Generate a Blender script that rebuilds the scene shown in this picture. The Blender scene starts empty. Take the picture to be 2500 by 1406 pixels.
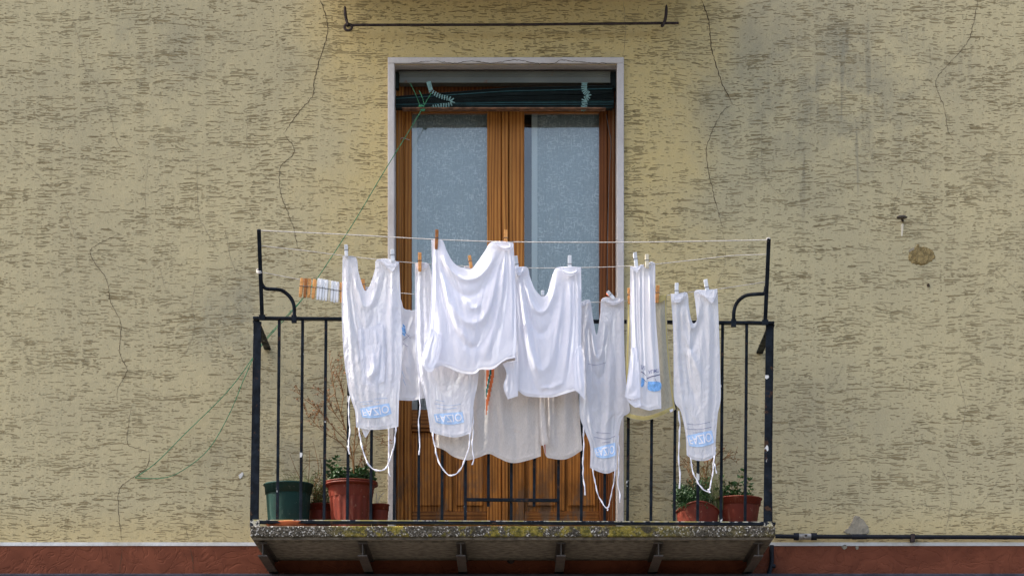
import bpy, math, random
import numpy as np
from mathutils import Vector
random.seed(7)
R = math.radians
S = bpy.context.scene
COL = S.collection

# ------------------------------------------------------------------ camera, sky, sun, exposure
CAMY, CAMZ, F, CX, HY = -15.0, 1.6, 6750.0, 1250.0, 2290.0
cd = bpy.data.cameras.new('camera'); cam = bpy.data.objects.new('camera', cd); COL.objects.link(cam)
cam.location = (0, CAMY, CAMZ); cam.rotation_euler = (R(90), 0, 0)
cd.sensor_width = 36; cd.lens = 36*F/2500; cd.shift_y = (HY-703)/2500; cd.clip_end = 500
S.camera = cam
SUN = Vector((-0.62, 0.03, 0.78)).normalized()      # towards the sun
W = bpy.data.worlds.new('World'); S.world = W; W.use_nodes = True
wn = W.node_tree.nodes; sky = wn.new('ShaderNodeTexSky'); sky.sky_type = 'NISHITA'; sky.sun_disc = False
sky.sun_elevation = math.asin(SUN.z); sky.sun_rotation = math.atan2(SUN.x, SUN.y)
sky.air_density = 1.0; sky.dust_density = 6.0; sky.ozone_density = 0.5
wn['Background'].inputs[1].default_value = 0.15
W.node_tree.links.new(sky.outputs[0], wn['Background'].inputs[0])
sl = bpy.data.lights.new('sun', 'SUN'); sl.energy = 3.1; sl.angle = R(0.6); sl.color = (1, .95, .87)
so = bpy.data.objects.new('sun', sl); COL.objects.link(so); so.rotation_euler = SUN.to_track_quat('Z', 'Y').to_euler()
so.location = SUN*30
S.view_settings.view_transform = 'Standard'; S.view_settings.look = 'None'
S.view_settings.exposure = 1.66; S.view_settings.gamma = 1

# ------------------------------------------------------------------ helpers
def P(px, py, t=0.0):
    """photo point at distance t in front of the wall plane -> metres"""
    s = F/(15.0-t)
    return Vector(((px-CX)/s, -t, CAMZ+(HY-py)/s))
def PX(px, t=0.0): return (px-CX)*(15.0-t)/F
def PZ(py, t=0.0): return CAMZ+(HY-py)*(15.0-t)/F

def cr(pts, n):
    """Catmull-Rom resample to n points, even arc length"""
    p = np.array(pts, float)
    if len(p) > 2:
        q = np.vstack([2*p[0]-p[1], p, 2*p[-1]-p[-2]]); out = []
        for i in range(len(p)-1):
            a, b, c, d = q[i:i+4]
            for u in np.linspace(0, 1, 12, endpoint=False):
                out.append(.5*((2*b)+(c-a)*u+(2*a-5*b+4*c-d)*u*u+(3*b-a-3*c+d)*u**3))
        out.append(p[-1]); p = np.array(out)
    d = np.r_[0, np.cumsum(np.linalg.norm(np.diff(p, axis=0), axis=1))]
    s = np.linspace(0, d[-1], n)
    return np.stack([np.interp(s, d, p[:, k]) for k in range(p.shape[1])], 1)

_rt = np.random.RandomState(3).rand(256, 256)
def vn(x, y, seed=0):
    x = np.asarray(x, float)+seed*17.3; y = np.asarray(y, float)+seed*9.7
    xi = np.floor(x).astype(int); yi = np.floor(y).astype(int); fx = x-xi; fy = y-yi
    fx = fx*fx*(3-2*fx); fy = fy*fy*(3-2*fy)
    g = lambda a, b: _rt[a & 255, b & 255]
    return (g(xi, yi)*(1-fx)+g(xi+1, yi)*fx)*(1-fy)+(g(xi, yi+1)*(1-fx)+g(xi+1, yi+1)*fx)*fy-.5

class MB:
    def __init__(s): s.v = []; s.f = []; s.m = []; s.sm = []
    def add(s, vs, fs, mi=0, smooth=False):
        o = len(s.v); s.v += [tuple(v) for v in vs]
        for f in fs: s.f.append(tuple(o+i for i in f)); s.m.append(mi); s.sm.append(smooth)
        return s
    def box(s, x0, x1, y0, y1, z0, z1, mi=0):
        vs = [(x, y, z) for x in (x0, x1) for y in (y0, y1) for z in (z0, z1)]
        return s.add(vs, [(0, 1, 3, 2), (4, 6, 7, 5), (0, 4, 5, 1), (2, 3, 7, 6), (0, 2, 6, 4), (1, 5, 7, 3)], mi)
    def bar(s, a, b, w, d, mi=0, up=None):
        """rectangular bar from a to b, w across x-ish, d across y-ish"""
        a = Vector(a); b = Vector(b); k = (b-a).normalized()
        ref = Vector(up) if up else (Vector((0, 1, 0)) if abs(k.y) < .9 else Vector((0, 0, 1)))
        u = k.cross(ref).normalized(); v = u.cross(k).normalized()
        vs = [p+u*(i*w/2)+v*(j*d/2) for p in (a, b) for i, j in ((-1, -1), (1, -1), (1, 1), (-1, 1))]
        return s.add(vs, [(3, 2, 1, 0), (4, 5, 6, 7), (0, 1, 5, 4), (1, 2, 6, 5), (2, 3, 7, 6), (3, 0, 4, 7)], mi)
    def tube(s, pts, r, n=8, mi=0, flat=1.0, cap=True):
        pts = [Vector(p) for p in pts]; N = len(pts); rs = r if hasattr(r, '__len__') else [r]*N
        vs = []; prev = None
        for i, p in enumerate(pts):
            k = (pts[min(i+1, N-1)]-pts[max(i-1, 0)])
            k = k.normalized() if k.length > 1e-9 else Vector((0, 0, 1))
            if prev is None:
                ref = Vector((0, 1, 0)) if abs(k.y) < .9 else Vector((1, 0, 0)); u = k.cross(ref).normalized()
            else:
                u = (prev-k*prev.dot(k)).normalized()
            prev = u; v = k.cross(u)
            for j in range(n):
                a = 2*math.pi*j/n; vs.append(p+u*(math.cos(a)*rs[i])+v*(math.sin(a)*rs[i]*flat))
        fs = [(i*n+j, i*n+(j+1) % n, (i+1)*n+(j+1) % n, (i+1)*n+j) for i in range(N-1) for j in range(n)]
        s.add(vs, fs, mi, True)
        if cap: s.add(vs[:n], [tuple(range(n))[::-1]], mi); s.add(vs[-n:], [tuple(range(n))], mi)
        return s
    def lathe(s, c, prof, n=40, mi=0, flute=None, sx=1, sy=1, zf=None):
        vs = []
        for i, (r, z) in enumerate(prof):
            for j in range(n):
                a = 2*math.pi*j/n; rr = r*(1+(flute(a, z) if flute else 0))
                vs.append((c[0]+math.cos(a)*rr*sx, c[1]+math.sin(a)*rr*sy, c[2]+z+(zf(a, z) if zf else 0)))
        fs = [(i*n+j, i*n+(j+1) % n, (i+1)*n+(j+1) % n, (i+1)*n+j) for i in range(len(prof)-1) for j in range(n)]
        return s.add(vs, fs, mi, True)
    def grid(s, V, mi=0):
        a, b = V.shape[:2]
        return s.add(V.reshape(-1, 3), [(i*b+j, i*b+j+1, (i+1)*b+j+1, (i+1)*b+j) for i in range(a-1) for j in range(b-1)], mi, True)
    def build(s, name, mats, parent=None, origin=None):
        me = bpy.data.meshes.new(name)
        o0 = Vector(origin) if origin is not None else (parent['_o'] if False else None)
        vs = s.v
        me.from_pydata(vs, [], s.f)
        for m in (mats if isinstance(mats, (list, tuple)) else [mats]): me.materials.append(m)
        me.polygons.foreach_set('material_index', s.m); me.polygons.foreach_set('use_smooth', s.sm)
        me.update()
        o = bpy.data.objects.new(name, me); COL.objects.link(o)
        if parent is not None:
            o.parent = parent; o.matrix_parent_inverse = wm(parent).inverted()
        return o
def wm(o):
    """world matrix by hand (things are only translated)"""
    from mathutils import Matrix
    m = Matrix.Translation(o.location)
    return m if o.parent is None else (wm(o.parent) @ o.matrix_parent_inverse @ m)
def bevel(o, w, seg=2):
    m = o.modifiers.new('bevel', 'BEVEL'); m.width = w; m.segments = seg; m.limit_method = 'ANGLE'; return o
def thing(name, label, cat, loc, group=None):
    o = bpy.data.objects.new(name, None); COL.objects.link(o); o.location = loc; o.empty_display_size = .05
    o['label'] = label; o['category'] = cat
    if group: o['group'] = group
    return o
def tag(o, label, cat, group=None):
    o['label'] = label; o['category'] = cat
    if group: o['group'] = group
    return o

# ------------------------------------------------------------------ materials
class NM:
    def __init__(s, name, rough=.8, spec=.3):
        s.m = bpy.data.materials.new(name); s.m.use_nodes = True; s.t = s.m.node_tree; s.n = s.t.nodes; s.l = s.t.links
        s.b = s.n['Principled BSDF']; s.b.inputs['Roughness'].default_value = rough
        s.b.inputs['Specular IOR Level'].default_value = spec
        s.co = s.n.new('ShaderNodeTexCoord').outputs['Object']
    def lk(s, a, b): s.l.new(a, b)
    def val(s, x, inp):
        if isinstance(x, (int, float)): inp.default_value = x
        elif isinstance(x, (tuple, list)): inp.default_value = tuple(x)+((1,) if len(inp.default_value) == 4 and len(x) == 3 else ())
        else: s.lk(x, inp)
    def map(s, sc=(1, 1, 1), rot=(0, 0, 0), loc=(0, 0, 0), src=None):
        n = s.n.new('ShaderNodeMapping'); n.inputs['Scale'].default_value = sc; n.inputs['Rotation'].default_value = rot
        n.inputs['Location'].default_value = loc; s.lk(src or s.co, n.inputs[0]); return n.outputs[0]
    def noise(s, scale=5, detail=3, rough=.55, src=None, dist=0, out=0):
        n = s.n.new('ShaderNodeTexNoise'); n.inputs['Scale'].default_value = scale; n.inputs['Detail'].default_value = detail
        n.inputs['Roughness'].default_value = rough; n.inputs['Distortion'].default_value = dist
        s.lk(src or s.co, n.inputs['Vector']); return n.outputs[out]
    def vor(s, scale, src=None, feat='F1', rnd=1, out='Distance'):
        n = s.n.new('ShaderNodeTexVoronoi'); n.feature = feat; n.inputs['Scale'].default_value = scale
        n.inputs['Randomness'].default_value = rnd; s.lk(src or s.co, n.inputs['Vector']); return n.outputs[out]
    def wave(s, scale, src=None, dist=5, detail=2, dsc=1, d='X', prof='SIN'):
        n = s.n.new('ShaderNodeTexWave'); n.bands_direction = d; n.wave_profile = prof; n.inputs['Scale'].default_value = scale
        n.inputs['Distortion'].default_value = dist; n.inputs['Detail'].default_value = detail; n.inputs['Detail Scale'].default_value = dsc
        s.lk(src or s.co, n.inputs[0]); return n.outputs['Fac']
    def ramp(s, x, stops, interp='LINEAR'):
        n = s.n.new('ShaderNodeValToRGB'); n.color_ramp.interpolation = interp; e = n.color_ramp.elements
        for i, (p, c) in enumerate(stops):
            if i >= 2: e.new(p)
            e[i].position = p
            e[i].color = (c, c, c, 1) if isinstance(c, (int, float)) else tuple(c)+(1,)
        s.val(x, n.inputs[0]); return n.outputs[0]
    def rng(s, x, a, b, c=0., d=1., smooth=True):
        n = s.n.new('ShaderNodeMapRange'); n.interpolation_type = 'SMOOTHSTEP' if smooth else 'LINEAR'
        s.val(x, n.inputs[0])
        for i, v in enumerate((a, b, c, d)): n.inputs[i+1].default_value = v
        return n.outputs[0]
    def math(s, op, a, b=0., c=0.):
        n = s.n.new('ShaderNodeMath'); n.operation = op; s.val(a, n.inputs[0]); s.val(b, n.inputs[1]); s.val(c, n.inputs[2]); return n.outputs[0]
    def mix(s, f, a, b, mode='MIX'):
        n = s.n.new('ShaderNodeMix'); n.data_type = 'RGBA'; n.blend_type = mode
        s.val(f, n.inputs[0]); s.val(a, n.inputs[6]); s.val(b, n.inputs[7]); return n.outputs[2]
    def sep(s, src=None):
        n = s.n.new('ShaderNodeSeparateXYZ'); s.lk(src or s.co, n.inputs[0]); return n.outputs
    def comb(s, x, y, z):
        n = s.n.new('ShaderNodeCombineXYZ'); s.val(x, n.inputs[0]); s.val(y, n.inputs[1]); s.val(z, n.inputs[2]); return n.outputs[0]
    def color(s, c): s.val(c, s.b.inputs['Base Color']); return s
    def rough(s, r): s.val(r, s.b.inputs['Roughness']); return s
    def bump(s, h, dist=.01, strength=1.0):
        n = s.n.new('ShaderNodeBump'); n.inputs['Distance'].default_value = dist; n.inputs['Strength'].default_value = strength
        s.val(h, n.inputs['Height']); s.lk(n.outputs[0], s.b.inputs['Normal']); s.nb = n.outputs[0]; return s
    def blob(s, cx, cz, rx, rz, soft=1.0, co=None):
        """1 at an ellipse centre fading to 0 (x,z metres)"""
        x, y, z = s.sep(co)[:3]
        a = s.math('POWER', s.math('DIVIDE', s.math('SUBTRACT', x, cx), rx), 2); b = s.math('POWER', s.math('DIVIDE', s.math('SUBTRACT', z, cz), rz), 2)
        return s.rng(s.math('SQRT', s.math('ADD', a, b)), 1.0, 1.0-soft, 0, 1)

def simple(name, c, rough=.7, var=.15, sc=20, bump=.002, spec=.3, metal=0):
    k = NM(name, rough, spec); n = k.noise(sc, 4)
    k.color(k.mix(k.rng(n, .3, .7), tuple(x*(1-var) for x in c), tuple(min(1, x*(1+var)) for x in c)))
    k.b.inputs['Metallic'].default_value = metal
    if bump: k.bump(k.noise(sc*3, 3), bump)
    return k.m

def make_stucco():
    k = NM('stucco', .93, .15)
    # gently warped coordinates so the trowel drags are never quite level
    w = k.n.new('ShaderNodeVectorMath'); w.operation = 'SCALE'
    nv = k.noise(1.6, 2, out=1); sb = k.n.new('ShaderNodeVectorMath'); sb.operation = 'SUBTRACT'; k.lk(nv, sb.inputs[0]); sb.inputs[1].default_value = (.5, .5, .5)
    k.lk(sb.outputs[0], w.inputs[0]); w.inputs['Scale'].default_value = .10
    ad = k.n.new('ShaderNodeVectorMath'); k.lk(k.co, ad.inputs[0]); k.lk(w.outputs[0], ad.inputs[1]); co = ad.outputs[0]
    mk = k.rng(k.noise(1, 3, .6, k.map((2.6, 1, 9), loc=(2, 0, 7))), .3, .7, -.20, .14)
    # each trowel drag is its own short groove: one per stretched cell, with its own length, ragged by fine noise
    jit = k.n.new('ShaderNodeVectorMath'); jit.operation = 'MULTIPLY'; js = k.n.new('ShaderNodeVectorMath'); js.operation = 'SUBTRACT'
    k.lk(k.noise(1, 2, .6, k.map((38, 1, 60)), out=1), js.inputs[0]); js.inputs[1].default_value = (.5, .5, .5); k.lk(js.outputs[0], jit.inputs[0]); jit.inputs[1].default_value = (.026, 0, .0080)
    ja = k.n.new('ShaderNodeVectorMath'); k.lk(co, ja.inputs[0]); k.lk(jit.outputs[0], ja.inputs[1]); cj = ja.outputs[0]
    def dash(sx, sz, r, seed, keep=.5):
        src = k.map((sx, 0, sz), loc=(seed, 0, seed*2.3), src=cj)
        v = k.n.new('ShaderNodeTexVoronoi'); v.inputs['Scale'].default_value = 1; k.lk(src, v.inputs['Vector'])
        c = k.sep(v.outputs['Color']); rr = k.math('MULTIPLY', k.math('SUBTRACT', k.math('ADD', c[0], mk), 1-keep), r/keep)
        return k.rng(k.math('SUBTRACT', rr, v.outputs['Distance']), 0, .05)
    d1 = dash(7.5, 112, .36, 3, .62); d2 = dash(13, 150, .40, 11, .66); d3 = dash(48, 150, .42, 23, .55); d3 = k.math('MAXIMUM', d3, k.math('MULTIPLY', dash(30, 210, .42, 71, .6), 1.1)); d4 = k.math('MAXIMUM', dash(4.4, 125, .26, 37, .45), dash(10, 120, .38, 51, .6))
    dens = k.rng(k.noise(2.6, 3), .36, .62, .7, 1)
    d = k.math('MAXIMUM', k.math('MAXIMUM', d1, d2), k.math('MAXIMUM', k.math('MULTIPLY', d3, .75), d4))
    d = k.math('MULTIPLY', d, dens)
    fine = k.noise(160, 3, .6); med = k.noise(22, 4, .6)
    # paint: cream, cleaner ochre where the upper balcony keeps rain off
    big = k.noise(1.1, 5, .6)
    x, y, z = k.sep()[:3]
    wx = k.math('ADD', x, k.rng(k.noise(1.4, 4), .2, .8, -.24, .24))
    ax = k.math('ABSOLUTE', k.math('ADD', wx, .01))
    shel = k.math('MULTIPLY', k.rng(ax, 1.25, .78), k.rng(k.math('ADD', z, k.rng(big, .2, .8, -.6, .6)), 4.7, 6.2, .12, 1))
    low = k.math('MULTIPLY', k.rng(z, 3.98, 3.78), .55)
    base = k.mix(k.rng(big, .35, .65), (.402, .348, .208), (.478, .408, .232))
    base = k.mix(k.math('MULTIPLY', shel, .95), base, (.55, .42, .175))
    base = k.mix(low, base, (.52, .40, .18))
    # soot and damp stains with rain streaks, plus greyer areas beside the door
    st = k.noise(1, 4, .6, k.map((7, 1, 1.1), loc=(4, 0, 0)))
    m = k.math('MAXIMUM', k.math('MULTIPLY', k.blob(1.72, 6.25, 1.15, 1.0, .95), 1.0), k.blob(-1.5, 4.95, .34, .42, .9))
    m = k.math('MAXIMUM', m, k.math('MULTIPLY', k.blob(-1.9, 6.3, 1.2, .75, .95), .6))
    m = k.math('MAXIMUM', m, k.math('MULTIPLY', k.blob(1.75, 4.4, .7, .55, .9), .4))
    m = k.math('MAXIMUM', m, k.math('MULTIPLY', k.blob(-1.55, 4.1, .4, .5, .9), .5))
    m = k.math('MAXIMUM', m, k.math('MULTIPLY', k.blob(1.35, 4.6, .25, .75, .9), .45))
    m = k.math('MAXIMUM', m, k.math('MULTIPLY', k.blob(-1.05, 4.2, .62, .85, .7), .75))  # greyer area left of the door, behind the railing
    m = k.math('MAXIMUM', m, k.math('MULTIPLY', k.blob(1.02, 4.1, .50, .75, .7), .75))  # greyer area right of the door, behind the railing
    m = k.math('MULTIPLY', m, k.rng(k.noise(4.2, 6, .7), .36, .60, .12, 1)); m = k.math('MULTIPLY', m, k.rng(st, .3, .62, .5, 1.05))
    base = k.mix(k.math('MULTIPLY', m, .74), base, (.19, .185, .14))
    stk = k.math('MULTIPLY', k.rng(k.noise(1, 2, .5, k.map((22, 1, 1.3), loc=(9, 0, 0))), .60, .70), k.blob(1.95, 6.0, 1.0, .8, .7))
    base = k.mix(k.math('MULTIPLY', stk, .45), base, (.13, .13, .105))
    base = k.mix(k.rng(med, .3, .7, .0, .22), base, (.36, .31, .19))
    base = k.mix(k.rng(fine, .35, .7, 0, .16), base, (.68, .62, .42))
    base = k.mix(k.math('MULTIPLY', k.rng(k.noise(75, 4, .65, k.map((.6, 1, 1.4))),   .58, .68), .28), base, (.22, .175, .085))
    base = k.mix(k.math('MULTIPLY', d, .80), base, k.mix(k.rng(med, .3, .7), (.165, .122, .058), (.22, .17, .082)))
    k.color(base)
    h = k.math('ADD', k.math('MULTIPLY', d, -1.0), k.math('ADD', k.math('MULTIPLY', med, .55), k.math('MULTIPLY', fine, .16)))
    k.bump(h, .009, 1.0)
    return k.m
M = {}
M['stucco'] = make_stucco()
M['crack'] = simple('crack', (.07, .05, .03), 1, .3, 40, 0)
M['crack_faint'] = simple('crack_faint', (.26, .22, .14), 1, .3, 40, 0)
def make_red():
    k = NM('red_render', .8, .2); n = k.noise(5, 5, .6, dist=1.5)
    sw = k.noise(7, 3, .55, dist=1.8)
    k.color(k.mix(k.rng(n, .3, .7), (.125, .036, .017), (.18, .054, .026)))
    k.bump(k.math('ADD', k.math('MULTIPLY', k.rng(k.math('ABSOLUTE', k.math('SUBTRACT', sw, .5)), 0, .05), 1), k.math('MULTIPLY', k.noise(90, 3), .35)), .004, .5); return k.m
M['red'] = make_red()
def make_white_paint(name, c, dirt, amt=.5):
    k = NM(name, .75, .25); n = k.noise(4, 6, .65, k.map((1, 1, .6))); f = k.noise(60, 4)
    k.color(k.mix(k.math('MULTIPLY', k.rng(n, .42, .72), amt), k.mix(k.rng(f, .3, .7, 0, .15), c, tuple(x*.7 for x in c)), dirt))
    k.bump(k.math('ADD', f, k.math('MULTIPLY', k.noise(14, 3), 1.5)), .0025); return k.m
M['trim'] = make_white_paint('painted_surround', (.56, .525, .50), (.36, .31, .26))
M['strip'] = make_white_paint('painted_strip', (.62, .62, .60), (.33, .29, .20), .7)
M['ledge'] = simple('dark_ledge', (.035, .037, .05), .7, .3, 12)
M['mortar'] = simple('bare_mortar', (.34, .30, .22), .95, .25, 50, .006)
M['hole'] = simple('broken_render', (.27, .20, .085), .95, .35, 45, .012)
M['rawgrey'] = simple('grey_mortar', (.27, .24, .18), .95, .2, 30, .004)
def make_terrazzo():
    k = NM('lichen_terrazzo', .9, .2)
    ch = k.vor(150, out='Color'); cs = k.sep(ch)
    c = k.ramp(cs[0], [(0, (.03, .026, .02)), (.5, (.075, .065, .048)), (.70, (.18, .16, .135)), (.88, (.52, .50, .45))], 'CONSTANT')
    c = k.mix(k.rng(k.noise(130, 3), .4, .65, 0, .75), c, (.09, .078, .055))
    li = k.noise(9, 5, .65); x = k.sep()[0]
    reg = k.rng(k.noise(1.6, 2), .40, .55)
    lm = k.math('MULTIPLY', k.rng(li, .47, .54), k.rng(x, -1.0, -.75))
    c = k.mix(k.math('MULTIPLY', k.math('MULTIPLY', lm, k.rng(x, 1.0, .55, .25, 1)), .9), c, k.mix(k.rng(k.noise(40, 3), .35, .65), (.075, .068, .012), (.24, .19, .03)))
    c = k.mix(k.math('MULTIPLY', k.rng(k.noise(12, 4), .56, .64), .85), c, (.035, .03, .022))
    k.color(c); k.bump(k.noise(110, 3), .008); return k.m
M['terrazzo'] = make_terrazzo()
M['soffit'] = simple('concrete_soffit', (.15, .13, .10), .95, .4, 26, .006)
M['steel'] = simple('painted_beam', (.055, .046, .038), .6, .35, 22, .003)
def make_iron(name, chips):
    k = NM(name, .55, .12); n = k.noise(9, 4, .6, k.map((1.6, 1.6, 1)))
    base = k.mix(k.rng(k.noise(25, 3), .35, .7), (.004, .006, .009), (.011, .016, .023))
    c = k.mix(k.math('MULTIPLY', k.rng(k.noise(18, 4, .7), .6, .68), .8), base, (.07, .035, .018))
    if chips: c = k.mix(k.rng(k.noise(12, 3, .6, k.map((1, 1, .55), loc=(3, 1, 8))), .695-chips*.05, .71-chips*.05), c, (.62, .62, .60))
    k.color(c); k.rough(k.rng(n, .3, .7, .42, .7)); k.bump(k.noise(70, 3), .0015); return k.m
M['iron'] = make_iron('black_iron', 0.25); M['iron_chip'] = make_iron('chipped_black_iron', 1.15)
M['rust'] = simple('rusty_iron', (.030, .020, .018), .75, .5, 40, .003)
def make_lowrail():
    k = NM('lichened_rail', .7, .3); g = k.n.new('ShaderNodeNewGeometry'); nz = k.sep(g.outputs['Normal'])[2]
    top = k.rng(nz, .6, .8); ch = k.rng(k.noise(14, 5, .7), .44, .5)
    c = k.mix(ch, (.012, .014, .018), k.mix(k.rng(k.noise(14, 2), .4, .6), (.60, .57, .50), (.34, .29, .10)))
    k.color(c); return k.m
M['lowrail'] = make_lowrail()
def make_wood(name, a, b, c3, horiz=False, wear_shade=0):
    k = NM(name, .5, .16)
    sc = (1, 9, 9) if horiz else (9, 9, 1)
    w = k.n.new('ShaderNodeMapping'); 
    wv = k.wave(1, k.map((1.0, 2, 17) if horiz else (17, 2, 1.0)), 7, 3, .8, 'Z' if horiz else 'X')
    n = k.noise(1, 4, .6, k.map((2, 12, 60) if horiz else (60, 12, 2)))
    bg = k.noise(2.2, 3)
    g = k.math('ADD', k.math('MULTIPLY', wv, .36), k.math('MULTIPLY', n, .68))
    c = k.ramp(g, [(.22, a), (.55, b), (.85, c3)])
    c = k.mix(k.rng(bg, .3, .7, 0, .45), c, tuple(x*.55 for x in b))
    if wear_shade:
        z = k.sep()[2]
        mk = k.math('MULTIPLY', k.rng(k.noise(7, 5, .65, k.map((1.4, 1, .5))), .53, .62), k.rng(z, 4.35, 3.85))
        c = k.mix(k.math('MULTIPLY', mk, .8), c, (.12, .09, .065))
        c = k.mix(k.math('MULTIPLY', k.rng(k.noise(5, 5, .7, k.map((2, 1, .7), loc=(7, 0, 1))), .42, .62), k.rng(z, 4.7, 4.0, 0, .42)), c, (.045, .022, .010))  # laundry's shade painted into the wood: blotchy darkening towards the door bottom
    k.color(c); k.bump(g, .0015); return k.m
M['wood'] = make_wood('varnished_pine', (.13, .040, .008), (.42, .165, .034), (.58, .26, .062), wear_shade=1)
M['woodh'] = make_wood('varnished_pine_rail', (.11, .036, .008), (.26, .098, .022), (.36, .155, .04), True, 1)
M['woodd'] = make_wood('dark_pine', (.065, .019, .005), (.17, .056, .014), (.24, .088, .024))
def make_glass():
    k = NM('window_glass'); t = k.t; o = k.n['Material Output']
    fr = k.n.new('ShaderNodeFresnel'); fr.inputs[0].default_value = 1.52
    g = k.n.new('ShaderNodeBsdfGlossy'); g.inputs['Roughness'].default_value = .02; g.inputs[0].default_value = (1, 1, 1, 1)
    tr = k.n.new('ShaderNodeBsdfTransparent'); tr.inputs[0].default_value = (.95, .97, .96, 1)
    bp = k.n.new('ShaderNodeBump'); bp.inputs['Distance'].default_value = .0012; k.lk(k.noise(4, 2), bp.inputs['Height']); k.lk(bp.outputs[0], g.inputs['Normal'])
    mx = k.n.new('ShaderNodeMixShader'); k.lk(k.math('MINIMUM', k.math('MULTIPLY', fr.outputs[0], 1.5), 1.0), mx.inputs[0]); k.lk(tr.outputs[0], mx.inputs[1]); k.lk(g.outputs[0], mx.inputs[2])
    k.lk(mx.outputs[0], o.inputs[0]); return k.m
M['glass'] = make_glass()
def clothmat(name, c, trans=.32, weave=900, extra=None, wr=.0015):
    k = NM(name, 1.0, 0.0); o = k.n['Material Output']
    col = k.mix(k.rng(k.noise(6, 4), .3, .7, 0, .5), c, tuple(x*.95 for x in c))
    if extra: col = extra(k, col)
    k.color(col)
    cm = k.math('ABSOLUTE', k.math('SUBTRACT', k.noise(15, 3, .6, k.map((1, 1, .7)), dist=.6), .5))
    h = k.math('ADD', k.math('ADD', k.math('MULTIPLY', k.noise(38, 4, .6), .8), k.math('MULTIPLY', cm, 3.0)), k.math('MULTIPLY', k.noise(1, 2, .5, k.map((140, 140, 50))), .7)); k.bump(h, wr, 1)
    tl = k.n.new('ShaderNodeBsdfTranslucent'); k.val(col, tl.inputs[0]); k.lk(k.nb, tl.inputs['Normal'])
    mx = k.n.new('ShaderNodeMixShader'); mx.inputs[0].default_value = trans
    k.lk(k.b.outputs[0], mx.inputs[1]); k.lk(tl.outputs[0], mx.inputs[2]); k.lk(mx.outputs[0], o.inputs[0]); return k.m
M['jersey'] = clothmat('white_jersey', (.88, .89, .96), .38, wr=.001)
M['cotton'] = clothmat('white_cotton', (.88, .89, .95), .38, wr=.003)
M['cotton_old'] = clothmat('greyed_white_cotton', (.76, .77, .83), .34, wr=.003)
M['tie'] = clothmat('white_tape', (.90, .90, .96), .2)
M['linen'] = clothmat('beige_linen', (.76, .71, .67), .34, wr=.0025, extra=lambda k, c: k.mix(k.rng(k.noise(1, 2, .5, k.map((420, 1, 90))), .35, .7, 0, .35), c, (.54, .49, .45)))
M['gauze'] = clothmat('beige_gauze', (.60, .565, .45), .35, wr=.0025, extra=lambda k, c: k.mix(k.rng(k.noise(1, 2, .5, k.map((300, 1, 60))), .35, .7, 0, .4), c, (.38, .35, .27)))
M['yellow_hem'] = clothmat('yellow_hem', (.64, .55, .25), .3)
def lace(k, c):
    a = k.noise(1, 2, .5, k.map((170, 1, 42))); b = k.noise(1, 2, .5, k.map((42, 1, 170), loc=(5, 0, 5)))
    x = k.math('MAXIMUM', k.rng(a, .54, .66), k.rng(b, .54, .66)); dd = k.noise(14, 4)
    c = k.mix(k.math('MULTIPLY', x, k.rng(dd, .35, .65, .35, 1)), (.36, .42, .44), (.72, .77, .77))
    s = k.wave(1, k.map((7.6, 0, 0)), 0, 0, 1, 'X')
    c = k.mix(k.rng(s, .97, 1.0, 0, .25), c, (.16, .22, .25))
    return c
M['lace'] = clothmat('lace_curtain', (.42, .5, .54), .06, extra=lace)
M['lace_edge'] = clothmat('curtain_hem', (.72, .78, .78), .06)
M['room'] = simple('room_plaster', (.10, .10, .11), .9, .1, 5, 0)
M['blind_dark'] = simple('dark_green_slats', (.008, .014, .013), .6, .3, 30, .001, .15)
M['blind_teal'] = simple('teal_slat_edges', (.02, .075, .08), .5, .3, 30, .001, .3)
M['blind_house'] = (lambda: (lambda k: (k.color(k.mix(k.math('MULTIPLY', k.rng(k.noise(11, 5, .7), .60, .66), .85), k.mix(k.rng(k.noise(3, 3), .3, .7), (.085, .092, .075), (.13, .135, .11)), (.12, .045, .015))), k.bump(k.noise(40, 3), .001), k.m)[-1])(NM('rusty_blind_housing', .5, .4)))()
M['blind_rail'] = simple('rusty_bottom_rail', (.15, .075, .04), .8, .5, 30, .002)
M['tape'] = simple('teal_ladder_tape', (.16, .27, .25), .7, .2, 60, .001)
M['rope'] = simple('green_rope', (.05, .20, .095), .8, .35, 80, .001)
M['line'] = simple('grey_washing_line', (.42, .40, .38), .6, .25, 60, 0)
M['cable'] = simple('grey_cable', (.10, .10, .10), .6, .1, 60, 0)
M['cord'] = simple('tan_cord', (.35, .25, .14), .7, .1, 60, 0)
M['pegw'] = simple('white_plastic', (.72, .74, .77), .4, .06, 30, 0, .5)
M['pego'] = simple('orange_wood', (.62, .29, .09), .6, .25, 60, .001)
M['pegb'] = simple('brown_wood', (.30, .115, .03), .6, .3, 60, .001)
M['pegc'] = simple('cream_plastic', (.66, .60, .46), .5, .06, 30, 0)
M['pegr'] = simple('orange_red_plastic', (.72, .13, .03), .4, .06, 30, 0)
M['spring'] = simple('steel_wire', (.18, .18, .19), .35, .2, 60, 0, .5, 1)
def make_potmat(name, c, dirt):
    k = NM(name, .55, .2); n = k.noise(6, 5, .65); z = k.noise(1, 4, .6, k.map((40, 40, 7)))
    b = k.mix(k.rng(n, .3, .7), tuple(x*.72 for x in c), tuple(x*1.2 for x in c))
    b = k.mix(k.math('MULTIPLY', k.rng(z, .56, .70), .35), b, dirt); b = k.mix(k.math('MULTIPLY', k.rng(k.noise(60, 3), .64, .70), .5), b, dirt)
    k.color(b); k.rough(k.rng(n, .3, .7, .45, .75)); k.bump(k.noise(30, 4), .002); return k.m
M['terra'] = make_potmat('terracotta_plastic', (.145, .024, .012), (.30, .14, .09))
M['terra2'] = simple('orange_terracotta', (.50, .14, .055), .55, .2, 14, .002, .4)
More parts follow.
